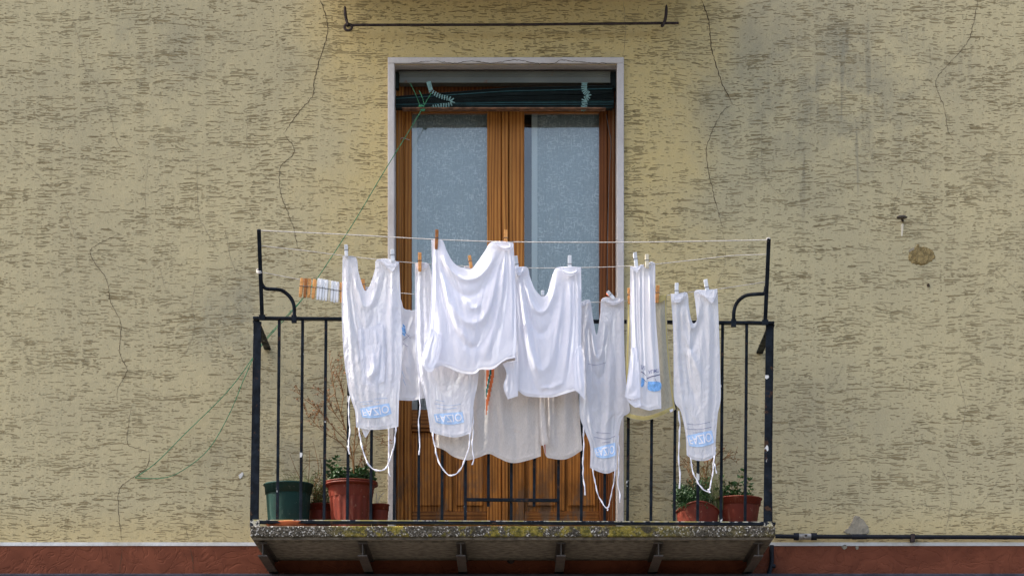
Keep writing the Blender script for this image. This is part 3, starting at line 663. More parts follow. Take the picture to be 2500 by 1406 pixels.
# washing lines
LN = {1: [(636, 563, .90), (850, 573, .90), (1066, 585, .90), (1235, 590.5, .90), (1450, 592, .90), (1660, 590, .90), (1876, 586, .90)],
      2: [(634, 600, .865), (735, 611, .84), (846, 625, .83), (975, 639, .83), (1147, 651, .83), (1262, 654, .83), (1391, 654, .83), (1551, 649, .83), (1700, 634, .835), (1790, 624, .85), (1874, 621, .865)],
      3: [(636, 664, .80), (730, 682, .77), (835, 700, .77), (888, 707, .77), (1010, 718, .77), (1200, 731, .77), (1430, 738, .77), (1523, 735, .77), (1605, 726, .77), (1652, 717, .77), (1750, 706, .77), (1870, 688, .785)]}
for i, nm in ((1, 'white washing line strung highest across the brackets'), (2, 'grey washing line strung at middle height across the brackets'), (3, 'grey washing line strung lowest across the brackets')):
    m = MB(); m.tube([P(*p) for p in cr(LN[i], 90)], .0023 if i == 1 else .0016, 6)
    tag(m.build('washing_line', M['line']), nm, 'washing line', 'washing lines above the railing')

# ------------------------------------------------------------------ pegs
def peg(px0, py0, px1, py1, t, mats, label, group, w=.019, yaw=0, split=0):
    """(px0,py0) top of the peg, (px1,py1) jaw end"""
    a = P(px0, py0, t); b = P(px1, py1, t); L = (b-a).length; k = (b-a).normalized(); u = k.cross(Vector((0, 1, 0))).normalized(); v = Vector((0, 1, 0))
    r = thing('clothes_peg', label, 'clothes peg', a.lerp(b, .6), group)
    for sgn in (-1, 1):
        m = MB(); vs = []
        for f, d0, d1 in ((0, .009+split, .014+split), (.35, .0015, .011), (.45, .0012, .010), (.85, .0016, .009), (1, .002, .006)):
            c = a+k*(L*f); hw = w/2*(1 if f < .9 else .85)
            for uu, dd in ((-hw, d0), (hw, d0), (hw, d1), (-hw, d1)): vs.append(c+u*uu+v*(dd*sgn))
        fs = [(i*4+j, i*4+(j+1) % 4, i*4+4+(j+1) % 4, i*4+4+j) for i in range(4) for j in range(4)]+[(3, 2, 1, 0), (16, 17, 18, 19)]
        m.add(vs, fs); bevel(m.build('prong', mats[0] if sgn < 0 else mats[1], r), .0012)
    m = MB(); c = a+k*(L*.42)
    for sgn in (-1, 1): m.tube([c-u*(w/2+.001)+v*(sgn*.012), c+u*(w/2+.001)+v*(sgn*.012)], .0014, 6)
    m.tube([c-u*(w/2+.0015)-v*.012, c-u*(w/2+.0015)+v*.012], .0014, 6); m.tube([c+u*(w/2+.0015)-v*.012, c+u*(w/2+.0015)+v*.012], .0014, 6)
    m.build('spring', M['spring'], r); return r
WW, OO, BB = (M['pegw'],)*2, (M['pego'],)*2, (M['pegb'],)*2
GP = 'clothes pegs holding the laundry'
peg(1067, 562, 1065, 609, .905, BB, 'brown peg at the left corner of the big white shirt', GP, .016)
peg(1235, 563, 1235, 607, .905, OO, 'orange peg at the right corner of the big white shirt', GP, .017)
peg(845, 599, 846, 628, .842, WW, 'white peg on the left corner of the leftmost apron', GP, .017, split=.004)
peg(958, 610, 959, 641, .842, WW, 'white peg on the right corner of the leftmost apron', GP)
peg(1025, 618, 1025, 663, .842, OO, 'orange peg above the strip of apron left of the big shirt', GP, .017)
peg(1146, 625, 1151, 656, .835, OO, 'orange peg seen in the dip of the big white shirt', GP, .016)
peg(1259, 626, 1265, 674, .848, WW, 'leaning white peg where the big shirt meets its neighbour', GP, .018)
peg(1391, 625, 1391, 673, .848, WW, 'upright white peg in front of the right curtain', GP, .018)
peg(1550, 618, 1554, 652, .848, WW, 'white peg with open ends on the narrow printed shirt', GP, .018, split=.006)
peg(1579, 622, 1580, 655, .848, (M['pegc'],)*2, 'cream peg on the narrow printed shirt', GP, .018)
peg(886, 683, 889, 712, .775, OO, 'orange peg half hidden behind the leftmost apron', GP, .017)
peg(1325, 710, 1325, 740, .775, WW, 'white peg tip showing in the dip of the second shirt', GP, .016)
peg(1483, 713, 1500, 731, .79, (M['pegw'], M['pegr']), 'white and orange peg lying slanted on an apron corner', GP, .018, split=.004)
peg(1536, 704, 1537, 742, .785, OO, 'orange peg left of the narrow printed shirt', GP, .016)
peg(1606, 698, 1604, 739, .785, OO, 'orange peg on the yellow edged towel', GP, .018)
peg(1652, 692, 1652, 736, .79, WW, 'white peg on the left corner of the rightmost apron', GP, .019)
peg(1722, 683, 1730, 727, .79, WW, 'leaning white peg on the right corner of the rightmost apron', GP, .019)
GR = 'spare pegs bunched on the lowest line'
ords = ['first', 'second', 'third', 'fourth', 'fifth', 'sixth', 'seventh', 'eighth']
for i, (a, b, dy) in enumerate([(738, 733, 0), (747, 744, 1), (756, 753, 1), (769, 764, 3)]):
    peg(a, 680+dy, b, 725+dy*1.5, .775+.004*(i % 2), OO if i != 1 else BB, ords[i]+' orange spare peg from the left end of the bunch', GR, .0155)
for i in range(8):
    x = 779+6.6*i; peg(x, 681+i*1.2, x-4+i*.25, 732+i*.9+(1.5 if i == 6 else 0), .775+.003*(i % 2), WW if i != 4 else (M['pegc'],)*2, ords[i]+' white spare peg from the left in the bunch', GR, .0125)
peg(834, 691, 833, 739, .772, OO, 'orange spare peg closing the right end of the bunch', GR, .014)

# ------------------------------------------------------------------ laundry
def ridge_field(X, Y, ridges):
    D = np.zeros_like(X)
    for pts, amp, wid in ridges:
        amp *= .38; wid *= .8
        q = cr(pts, 26); tot = len(q); best = np.full(X.shape, 1e9); bi = np.zeros(X.shape); side = np.zeros(X.shape)
        for i in range(tot-1):
            a = q[i]; d = q[i+1]-a; l2 = (d*d).sum()+1e-9
            s = np.clip(((X-a[0])*d[0]+(Y-a[1])*d[1])/l2, 0, 1); dx = X-(a[0]+s*d[0]); dy = Y-(a[1]+s*d[1]); r = dx*dx+dy*dy
            k = r < best; best = np.where(k, r, best); bi = np.where(k, (i+s)/(tot-1), bi)
        tp = np.clip(np.minimum(bi*7, (1-bi)*4), 0, 1); tp = tp*tp*(3-2*tp)*.85+.15
        w = wid*(.55+.7*bi); r = np.sqrt(best)/w
        D += amp*np.exp(-r**1.7)*tp
    return D
def swag(a, b, dip, amp, wid, n=9, skew=0):
    pts = []
    for i in range(n):
        f = i/(n-1); x = a[0]+(b[0]-a[0])*f; y = a[1]+(b[1]-a[1])*f+dip*(1-(2*f-1)**2)**.8; pts.append((x+skew*(1-(2*f-1)**2), y))
    return (pts, amp, wid)
def rays(pin, x0, x1, y1, n, amp=.008, wid=3.2, seed=0, y0=14):
    amp *= .6
    rr = random.Random(seed+int(pin[0])); out = []
    for i in range(n):
        f = (i+.5)/n+rr.uniform(-.3, .3)/n; ex = x0+(x1-x0)*f; ey = pin[1]+(y1-pin[1])*rr.uniform(.55, .97); sx = pin[0]+(ex-pin[0])*.10
        mx = sx*.45+ex*.55+(ex-pin[0])*.10; my = pin[1]*.5+ey*.5
        out.append(([(sx, pin[1]+y0), (mx, my), (ex, ey)], amp*rr.choice((1, 1, -1))*rr.uniform(.6, 1.3), wid*rr.uniform(.8, 1.7)))
    return out
def fan(a, ends, amp, wid, seed=0, bend=8):
    rr = random.Random(seed); out = []
    for i, e in enumerate(ends):
        mx = a[0]*.6+e[0]*.4+rr.uniform(-bend, bend); my = (a[1]+e[1])/2
        out.append(([a, (mx, my), e], amp*(1 if i % 2 == 0 else -.9)*rr.uniform(.7, 1.2), wid*rr.uniform(.8, 1.25)))
    return out
def coons(Tp, Bp, Lp, Rp, nu, nv):
    T_ = cr(Tp, nu); B_ = cr(Bp, nu); L_ = cr(Lp, nv); R_ = cr(Rp, nv)
    c00, c10 = T_[0], T_[-1]; c01, c11 = B_[0], B_[-1]; L_[0] = c00; L_[-1] = c01; R_[0] = c10; R_[-1] = c11
    u = np.linspace(0, 1, nu)[None, :, None]; v = np.linspace(0, 1, nv)[:, None, None]
    return (1-v)*T_[None]+v*B_[None]+(1-u)*L_[:, None]+u*R_[:, None]-((1-u)*(1-v)*c00+u*(1-v)*c10+(1-u)*v*c01+u*v*c11)
class Sheet:
    def __init__(s, name, parent, mat, Tp, Bp, Lp, Rp, t, ridges=(), seed=0, step=2.6, wr=1.0, bulge=.0, hem=.0012, roll=.0, mats=None, facemat=None, fold=0):
        w = max(np.ptp(np.array(Tp)[:, 0]), np.ptp(np.array(Bp)[:, 0]), 20); h = max(np.ptp(np.array(Lp)[:, 1]), 20)
        nu = int(max(12, min(130, w/step*1.25))); nv = int(max(12, min(170, h/step)))
        G = coons(Tp, Bp, Lp, Rp, nu, nv); X, Y = G[..., 0], G[..., 1]
        U, V = np.meshgrid(np.linspace(0, 1, nu), np.linspace(0, 1, nv))
        D = ridge_field(X, Y, ridges)
        D += wr*(.007*vn(U*w/30+seed, V*h/190, seed+1)+.0050*vn(U*w/11, V*h/110+seed, seed+2)+.0022*vn(X/9, Y/20, seed+3)+.0035*(.25-np.abs(vn(X/26+Y/50, Y/24-X/40, seed+4)))+.0022*(.25-np.abs(vn(X/13-Y/30, Y/15+X/22, seed+5)))) * np.clip(.25+V*2.2, 0, 1)
        D += bulge*np.sin(np.pi*U)*np.sin(np.pi*np.clip(V*1.0, 0, 1))**.6
        edge = np.minimum(np.minimum(U*w, (1-U)*w), (1-V)*h)/7.0
        D += .0025*np.exp(-(edge-1)**2*5)*(1 if hem else 0)
        s.X, s.Y, s.Tt = X, Y, t+D
        pts = np.zeros((nv, nu, 3)); sc = F/(15-s.Tt); pts[..., 0] = (X-CX)/sc; pts[..., 1] = -s.Tt; pts[..., 2] = CAMZ+(HY-Y)/sc
        s.pts = pts; m = MB(); m.grid(pts)
        if facemat is not None:
            k = 0
            for i in range(nv-1):
                for j in range(nu-1): m.m[k] = facemat(U[i, j], V[i, j], X[i, j], Y[i, j]); k += 1
        if hem:
            for line in (pts[:, 0], pts[:, -1], pts[0], pts[-1]): m.tube([Vector(p) for p in line], hem, 5)
        s.o = m.build(name, mats or mat, parent)
    def at(s, px, py, off=.002):
        d = (s.X-px)**2+(s.Y-py)**2; k = np.argsort(d.ravel())[:4]; w = 1/(d.ravel()[k]+.3); t = (s.Tt.ravel()[k]*w).sum()/w.sum()
        return P(px, py, t+off)
def tie(parent, sheet, pts, w=3.4, t=None, name='tie', seed=0):
    tt = t if t is not None else .80; q = cr(pts, max(16, int(len(pts)*9))); n = len(q); rr = random.Random(seed+int(pts[0][0])); V = []
    q = q+np.stack([vn(np.arange(n)/4.0, 0*np.arange(n), seed+int(pts[0][0]) % 50)*2.4, 0*np.arange(n)], 1)*np.minimum(1, np.arange(n)/6)[:, None]
    rs = [w/2/470*(.75+.35*rr.random()+.25*math.sin(i*.8+pts[0][0])) for i in range(n)]
    m = MB(); m.tube([P(a, b, tt+.004*math.sin(i*.5)) for i, (a, b) in enumerate(q)], rs, 7, flat=.45)
    # frayed end / knot
    return m.build(name, M['tie'], parent)
def banner(sheet, parent, c, s0, s1, flip=True, text='FAZIO', mat='blue'):
    """c: four corners px TL,TR,BR,BL ; text mirrored top-to-bottom, following the cloth"""
    C = [np.array(p, float) for p in c]; n, mrow = 22, 8; off = .0022
    def mp(u, v, o=off):
        a = C[0]*(1-u)*(1-v)+C[1]*u*(1-v)+C[2]*u*v+C[3]*(1-u)*v
        a = a+np.array([0, 7.0*(1-(2*u-1)**2)*(v*.9-.05)]); return sheet.at(a[0], a[1], o)
    m = MB(); V = np.array([[tuple(mp(j/n, i/mrow)) for j in range(n+1)] for i in range(mrow+1)]); m.grid(V); m.build('printed_banner', M[mat], parent)
    if text:
        L = text_mesh(text); xs = [v[0] for v in L[0]]; ys = [v[1] for v in L[0]]; x0, x1, y0, y1 = min(xs), max(xs), min(ys), max(ys)
        vs = [mp(.05+.90*(x-x0)/(x1-x0), .14+.66*(y-y0)/(y1-y0), off+.0022) for x, y in L[0]]
        m = MB(); m.add(vs, L[1]); m.build('printed_lettering', M['letter'], parent)
_tc = {}
def text_mesh(txt, bold=.012):
    if txt in _tc: return _tc[txt]
    cu = bpy.data.curves.new('lettering', 'FONT'); cu.body = txt; cu.size = 1; cu.offset = bold; cu.resolution_u = 4; cu.fill_mode = 'FRONT'
    ob = bpy.data.objects.new('lettering', cu); COL.objects.link(ob); dg = bpy.context.evaluated_depsgraph_get(); me = bpy.data.meshes.new_from_object(ob.evaluated_get(dg))
    import bmesh
    bm = bmesh.new(); bm.from_mesh(me); bmesh.ops.triangulate(bm, faces=bm.faces)
    bmesh.ops.subdivide_edges(bm, edges=[e for e in bm.edges if e.calc_length() > .25], cuts=2); bmesh.ops.triangulate(bm, faces=bm.faces)
    bm.verts.ensure_lookup_table(); r = ([(v.co.x, v.co.y) for v in bm.verts], [tuple(v.index for v in f.verts) for f in bm.faces]); bm.free()
    bpy.data.objects.remove(ob); bpy.data.curves.remove(cu); bpy.data.meshes.remove(me); _tc[txt] = r; return r
def lines_on(sheet, parent, segs, mat, w=1.4, name='printed_lines'):
    m = MB()
    for pts in segs:
        q = cr(pts, 14); top = []; bot = []
        for a in q: top.append(sheet.at(a[0], a[1]-w/2, .0024)); bot.append(sheet.at(a[0], a[1]+w/2, .0024))
        n = len(q); m.add(top+bot, [(i, i+1, n+i+1, n+i) for i in range(n-1)])
    return m.build(name, M[mat], parent)
def words_on(sheet, parent, txt, x0, x1, yt, yb, slope, mat):
    L = text_mesh(txt, .004); xs = [v[0] for v in L[0]]; ys = [v[1] for v in L[0]]; a0, a1, b0, b1 = min(xs), max(xs), min(ys), max(ys)
    vs = []
    for x, y in L[0]:
        f = (x-a0)/(a1-a0); g = (y-b0)/(b1-b0); vs.append(sheet.at(x0+(x1-x0)*f, yt+(yb-yt)*g+slope*f, .0026))
    m = MB(); m.add(vs, L[1]); return m.build('printed_lettering', M[mat], parent)
GA = 'white printed aprons hung upside down'; GS = 'white shirts pegged upside down'; GT = 'kitchen towels on the lowest line'

# leftmost apron ------------------------------------------------
A = thing('apron', 'leftmost apron, white with blue printed banner, under the spare pegs', 'apron', P(905, 1045, .83), GA)
s = Sheet('cloth', A, M['cotton'], [(837, 626), (868, 629), (875, 665), (888, 706), (897, 708), (907, 687), (916, 657), (922, 634), (974, 640)],
    [(870, 1042), (893, 1047), (922, 1048), (950, 1045), (972, 1041)],
    [(837, 626), (835, 751), (839, 857), (850, 943), (857, 972), (868, 1007), (870, 1042)], [(974, 640), (979, 772), (980, 879), (974, 964), (972, 1041)], .83,
    [swag((862, 660), (930, 650), 95, .022, 12), swag((852, 680), (948, 660), 165, -.020, 13), swag((866, 700), (925, 690), 110, -.014, 9), swag((845, 690), (960, 670), 235, .016, 14),
     ([(846, 640), (849, 760), (862, 900), (878, 1010)], .022, 9), ([(858, 640), (866, 760), (884, 880), (893, 960)], -.020, 8), ([(958, 650), (958, 780), (956, 900), (948, 1000)], .020, 10),
     ([(944, 650), (944, 760), (938, 880), (920, 980)], -.016, 9), ([(970, 660), (971, 800), (966, 960)], -.012, 7), ([(868, 770), (876, 800), (882, 842)], .018, 5), ([(912, 860), (911, 900), (905, 935)], .018, 9)]+rays((846, 630), 842, 905, 1030, 9)+rays((958, 636), 915, 972, 1030, 9), seed=1, bulge=.012)
k = Sheet('pocket', A, M['cotton'], [(874, 801), (884, 804), (902, 800), (930, 790), (937, 800)], [(885, 938), (912, 942), (938, 930)], [(874, 801), (878, 850), (885, 938)], [(937, 800), (941, 860), (938, 930)], .842,
    [([(915, 800), (920, 850), (912, 930)], .016, 8), ([(890, 805), (893, 870)], -.012, 8)], seed=9, wr=.8)
Sheet('folded_corner', A, M['cotton'], [(920, 634), (945, 632), (973, 640)], [(945, 652), (958, 662), (967, 650)], [(920, 634), (932, 640), (945, 652)], [(973, 640), (971, 646), (967, 650)], .845, seed=3, wr=.4)
Sheet('back_corner', A, M['cotton'], [(882, 1044), (895, 1046), (908, 1044)], [(891, 1066), (893, 1067), (895, 1064)], [(882, 1044), (886, 1055), (891, 1066)], [(908, 1044), (902, 1052), (895, 1064)], .815, seed=4, wr=.3)
banner(s, A, [(879, 997), (950, 984), (956, 1009), (884, 1018)], 0, 1)
lines_on(s, A, [[(879, 982), (910, 978)], [(913, 973), (946, 972)], [(885, 987), (905, 985)], [(918, 982), (926, 981)]], 'bluepale', 1.3)
tie(A, s, [(853, 966), (851, 1010), (854, 1050), (850, 1085), (853, 1108)], 3.2, .825)
tie(A, s, [(876, 1044), (880, 1075), (889, 1110), (903, 1138), (922, 1148), (941, 1143), (953, 1118), (962, 1088), (966, 1042)], 3.8, .832, 'neck_strap')
tie(A, s, [(949, 1042), (949, 1090), (948, 1130), (949, 1150), (953, 1163)], 3.0, .815)

# apron half behind the big shirt ------------------------------
A = thing('apron', 'white apron hanging partly behind the big white shirt', 'apron', P(1100, 1060, .83), GA)
s = Sheet('cloth', A, M['cotton'], [(1014, 644), (1046, 645), (1056, 690), (1075, 735), (1100, 745), (1120, 700), (1132, 654), (1158, 652)],
    [(1051, 1054), (1076, 1061), (1100, 1066), (1119, 1066), (1150, 1056)],
    [(1014, 644), (1014, 751), (1015, 857), (1022, 917), (1033, 947), (1045, 1007), (1051, 1054)], [(1158, 652), (1170, 780), (1168, 913), (1156, 985), (1150, 1056)], .82,
    [([(1024, 665), (1026, 760), (1032, 870), (1050, 1000)], .020, 8), ([(1036, 660), (1042, 760), (1050, 880)], -.016, 8), swag((1040, 800), (1150, 800), 130, .012, 14), swag((1035, 800), (1155, 800), 170, -.010, 12),
     ([(1060, 880), (1064, 940), (1062, 1000)], .010, 9), ([(1140, 880), (1146, 960), (1140, 1040)], .012, 8), ([(1100, 900), (1104, 980), (1098, 1050)], -.008, 10)]+rays((1025, 650), 1022, 1090, 1050, 9)+rays((1148, 655), 1100, 1156, 1050, 7), seed=2)
Sheet('folded_corner', A, M['cotton'], [(1016, 644), (1030, 643), (1047, 645)], [(1020, 658), (1026, 660), (1034, 656)], [(1016, 644), (1017, 650), (1020, 658)], [(1047, 645), (1042, 652), (1034, 656)], .832, seed=5, wr=.3)
banner(s, A, [(1059, 1011), (1129, 1005), (1133, 1030), (1064, 1030)], 0, 1)
lines_on(s, A, [[(1062, 985), (1095, 990), (1125, 986)], [(1064, 976), (1085, 980)], [(1066, 995), (1090, 998), (1115, 995)]], 'bluepale', 1.2)
tie(A, s, [(1023, 920), (1025, 980), (1022, 1040), (1025, 1085), (1022, 1110)], 3.0, .815)
tie(A, s, [(1056, 1055), (1062, 1092), (1072, 1128), (1090, 1155), (1104, 1160), (1122, 1148), (1138, 1115), (1146, 1085), (1148, 1058)], 3.8, .822, 'neck_strap')
tie(A, s, [(1154, 990), (1155, 1040), (1153, 1090), (1156, 1118), (1153, 1134)], 3.0, .81)

# shirt glimpsed between the two left aprons --------------------
A = thing('printed_shirt', 'white shirt with blue print glimpsed between the two left aprons', 'shirt', P(965, 976, .77), GS)
s = Sheet('cloth', A, M['jersey'], [(878, 702), (905, 702), (940, 722), (975, 728), (985, 752), (1000, 757), (1013, 757), (1030, 735), (1045, 712), (1060, 712)],
    [(895, 965), (940, 975), (974, 976), (1008, 977), (1040, 970)], [(878, 702), (882, 800), (890, 900), (895, 965)], [(1060, 712), (1052, 800), (1045, 900), (1040, 970)], .762,
    [([(984, 800), (1000, 870), (1004, 960)], .018, 9), ([(1010, 770), (992, 830), (984, 900)], -.016, 8), swag((975, 760), (1040, 740), 70, .014, 9), ([(1020, 780), (1016, 870), (1022, 960)], -.014, 8), ([(985, 885), (1003, 930), (1012, 960)], .014, 6)], seed=6, wr=1.4)
lines_on(s, A, [[(981, 800), (990, 806)], [(982, 806), (991, 812)], [(982, 813), (989, 818)], [(983, 793), (989, 799)]], 'boat', 6.0, 'printed_emblem')
lines_on(s, A, [[(990, 812), (1002, 826)], [(984, 830), (1000, 818)], [(983, 838), (996, 846)]], 'ink', 1.2)
lines_on(s, A, [[(981, 905), (987, 922)], [(984, 925), (990, 940)]], 'bluepale', 4)

# big shirt in front -------------------------------------------
A = thing('shirt', 'big white shirt hanging frontmost in the centre from the highest line', 'shirt', P(1150, 905, .90), GS)
bs = Sheet('cloth', A, M['jersey'], [(1054, 587), (1079, 587), (1090, 612), (1103, 636), (1118, 650), (1140, 656), (1153, 655), (1170, 634), (1185, 612), (1198, 593), (1225, 590), (1253, 594)],
    [(1052, 903), (1075, 892), (1093, 896), (1115, 906), (1140, 912), (1161, 911), (1172, 902), (1195, 902), (1208, 898), (1225, 884), (1240, 876), (1257, 873)],
    [(1054, 587), (1055, 640), (1053, 729), (1048, 790), (1046, 840), (1050, 880), (1052, 903)], [(1253, 594), (1257, 665), (1259, 751), (1260, 836), (1257, 873)], .905,
    [swag((1075, 610), (1215, 605), 75, .030, 11), swag((1072, 625), (1222, 610), 105, -.026, 13), swag((1068, 640), (1230, 620), 160, .028, 15, skew=8), swag((1066, 650), (1234, 640), 205, -.022, 14, skew=6),
     ([(1064, 615), (1090, 720), (1120, 800), (1160, 850)], .024, 10), ([(1066, 610), (1082, 720), (1100, 830), (1112, 895)], -.020, 9), ([(1062, 620), (1068, 740), (1080, 860)], .020, 8),
     ([(1232, 620), (1225, 720), (1200, 820), (1180, 895)], .022, 9), ([(1238, 610), (1238, 720), (1222, 830), (1210, 890)], -.018, 8), ([(1246, 615), (1250, 740), (1244, 860)], .016, 7),
     ([(1226, 625), (1212, 720), (1180, 810), (1160, 860)], -.018, 10), ([(1130, 720), (1150, 752), (1180, 742)], .016, 9)]+rays((1066, 592), 1056, 1160, 900, 14, .0075, 3)+rays((1235, 596), 1140, 1256, 890, 14, .0075, 3), seed=12, bulge=.022, wr=.55)
Sheet('cloth_back', A, M['jersey'], [(1056, 590), (1078, 592), (1100, 660), (1140, 690), (1170, 680), (1200, 600), (1250, 597)],
    [(1055, 886), (1100, 885), (1140, 900), (1200, 890), (1254, 866)], [(1056, 590), (1056, 730), (1050, 830), (1055, 886)], [(1250, 597), (1255, 700), (1256, 820), (1254, 866)], .872, seed=14, wr=.8, step=5)
Sheet('sleeve', A, M['jersey'], [(1048, 800), (1060, 806), (1074, 818)], [(1029, 880), (1038, 902), (1054, 907), (1066, 888)], [(1048, 800), (1036, 842), (1029, 880)], [(1074, 818), (1078, 845), (1066, 888)], .93,
    [([(1060, 812), (1050, 850), (1040, 892)], .020, 6), ([(1070, 822), (1066, 850), (1056, 895)], -.014, 5)], seed=15, wr=1.2)
Sheet('folded_hem', A, M['jersey'], [(1204, 592), (1228, 590), (1253, 594)], [(1222, 604), (1234, 611), (1247, 608)], [(1204, 592), (1212, 598), (1222, 604)], [(1253, 594), (1252, 602), (1247, 608)], .925, [([(1212, 600), (1232, 607), (1250, 602)], .008, 3)], seed=16, wr=.3)
lines_on(bs, A, [[(1062, 896), (1093, 888), (1125, 900), (1160, 904), (1175, 895), (1207, 891), (1240, 869), (1256, 866)]], 'cotton_old', 1.0, 'hem_seam')

# second shirt -------------------------------------------------
A = thing('shirt', 'white shirt right of the biggest one, between two upright white pegs', 'shirt', P(1340, 965, .83), GS)
s = Sheet('cloth', A, M['jersey'], [(1254, 653), (1286, 653), (1293, 675), (1302, 699), (1314, 717), (1326, 725), (1338, 713), (1347, 686), (1357, 656), (1390, 652), (1418, 653)],
    [(1262, 950), (1280, 964), (1300, 968), (1346, 969), (1370, 963), (1397, 955), (1418, 950)], [(1254, 653), (1256, 760), (1258, 870), (1262, 950)], [(1418, 653), (1419, 717), (1418, 846), (1420, 900), (1418, 950)], .835,
    [swag((1282, 680), (1362, 665), 90, .026, 10), swag((1276, 690), (1370, 670), 135, -.022, 12), swag((1272, 700), (1378, 680), 215, .020, 14), swag((1268, 710), (1384, 690), 262, -.014, 12),
     ([(1270, 680), (1284, 790), (1306, 890), (1330, 945)], .024, 10), ([(1262, 690), (1272, 800), (1284, 900), (1290, 950)], -.020, 8), ([(1392, 680), (1392, 790), (1382, 880), (1372, 940)], .024, 8), ([(1402, 680), (1404, 800), (1396, 900)], -.018, 7), ([(1411, 670), (1412, 800), (1410, 930)], .016, 6),
     ([(1380, 690), (1376, 790), (1360, 870)], -.016, 8), ([(1320, 948), (1350, 944), (1380, 930)], .016, 7)]+rays((1266, 660), 1262, 1340, 960, 11, .0075, 3)+rays((1391, 660), 1340, 1417, 950, 11, .0075, 3), seed=21, bulge=.018, wr=.55)
Sheet('cloth_back', A, M['jersey'], [(1256, 656), (1284, 660), (1310, 740), (1330, 745), (1356, 660), (1416, 657)], [(1266, 942), (1300, 958), (1346, 960), (1414, 940)], [(1256, 656), (1258, 800), (1266, 942)], [(1416, 657), (1416, 800), (1414, 940)], .81, seed=22, wr=.8, step=5)
Sheet('sleeve', A, M['jersey'], [(1403, 868), (1408, 850), (1419, 842)], [(1402, 951), (1412, 958), (1427, 974)], [(1403, 868), (1400, 900), (1402, 951)], [(1419, 842), (1425, 887), (1427, 974)], .862, [([(1412, 860), (1414, 900), (1420, 960)], .016, 6)], seed=23, wr=.8)
Sheet('sleeve', A, M['jersey'], [(1228, 888), (1240, 884), (1262, 880)], [(1240, 974), (1252, 970), (1264, 966)], [(1228, 888), (1237, 912), (1230, 945), (1240, 974)], [(1262, 880), (1263, 920), (1264, 966)], .855, [([(1232, 892), (1242, 930), (1240, 970)], .018, 6), ([(1250, 885), (1252, 960)], -.012, 6)], seed=24, wr=1.2)
Sheet('folded_hem', A, M['jersey'], [(1366, 654), (1392, 652), (1417, 654)], [(1378, 668), (1392, 674), (1408, 666)], [(1366, 654), (1371, 662), (1378, 668)], [(1417, 654), (1414, 661), (1408, 666)], .865, [([(1372, 660), (1392, 669), (1411, 661)], .008, 3)], seed=25, wr=.3)
Sheet('folded_hem', A, M['jersey'], [(1256, 654), (1270, 652), (1286, 654)], [(1262, 668), (1268, 672), (1274, 666)], [(1256, 654), (1258, 662), (1262, 668)], [(1286, 654), (1281, 661), (1274, 666)], .862, seed=26, wr=.3)

# apron near the door's right edge ------------------------------
A = thing('apron', 'greyish white apron hanging over the right door frame, under the slanted peg', 'apron', P(1475, 1150, .77), GA)
s = Sheet('cloth', A, M['cotton_old'], [(1419, 738), (1430, 734), (1441, 735), (1446, 770), (1452, 805), (1456, 818), (1461, 804), (1466, 765), (1470, 730), (1495, 727), (1523, 729)],
    [(1441, 1141), (1460, 1150), (1482, 1155), (1505, 1146)], [(1419, 738), (1419, 859), (1415, 1000), (1425, 1043), (1441, 1088), (1441, 1141)],
    [(1523, 729), (1523, 809), (1525, 884), (1530, 958), (1537, 1003), (1519, 1020), (1510, 1060), (1506, 1100), (1505, 1146)], .77,
    [swag((1440, 760), (1482, 750), 120, .024, 8), swag((1434, 780), (1492, 770), 150, -.024, 11), ([(1432, 750), (1430, 880), (1436, 1000), (1450, 1110)], .020, 8), ([(1443, 760), (1442, 860), (1448, 960)], -.018, 7),
     ([(1488, 745), (1490, 860), (1486, 980), (1482, 1100)], .022, 9), ([(1503, 745), (1505, 880), (1502, 1020), (1495, 1120)], -.018, 8), ([(1516, 745), (1518, 880), (1522, 980)], .016, 7), ([(1462, 900), (1468, 1000), (1462, 1120)], -.012, 9)]+rays((1432, 740), 1420, 1460, 1100, 6)+rays((1495, 735), 1465, 1525, 1100, 9), seed=31, bulge=.01, wr=.8)
lines_on(s, A, [[(1436, 888), (1455, 891), (1479, 885)]], 'ink', .8, 'pocket_seam')
Sheet('folded_corner', A, M['cotton_old'], [(1470, 730), (1495, 728), (1522, 730)], [(1480, 737), (1498, 744), (1516, 738)], [(1470, 730), (1474, 734), (1480, 737)], [(1522, 730), (1520, 734), (1516, 738)], .79, seed=34, wr=.3)
Sheet('folded_corner', A, M['cotton_old'], [(1421, 737), (1431, 733), (1441, 735)], [(1422, 748), (1427, 746), (1432, 742)], [(1421, 737), (1421, 742), (1422, 748)], [(1441, 735), (1437, 739), (1432, 742)], .785, seed=35, wr=.3)
banner(s, A, [(1450, 1094), (1502, 1080), (1503, 1110), (1456, 1114)], 0, 1)
lines_on(s, A, [[(1450, 1066), (1480, 1071), (1502, 1064)], [(1455, 1055), (1490, 1058)], [(1470, 1080), (1490, 1078)]], 'ink', 1.0)
tie(A, s, [(1424, 1040), (1425, 1090), (1423, 1150), (1427, 1185), (1428, 1208)], 3.4, .765)
tie(A, s, [(1447, 1144), (1453, 1180), (1466, 1220), (1482, 1240), (1490, 1215), (1499, 1170), (1504, 1130)], 3.6, .772, 'neck_strap')
tie(A, s, [(1482, 1238), (1484, 1246)], 4.0, .774, 'strap_knot')
tie(A, s, [(1509, 1062), (1511, 1120), (1509, 1180), (1514, 1205), (1513, 1226)], 3.4, .765)

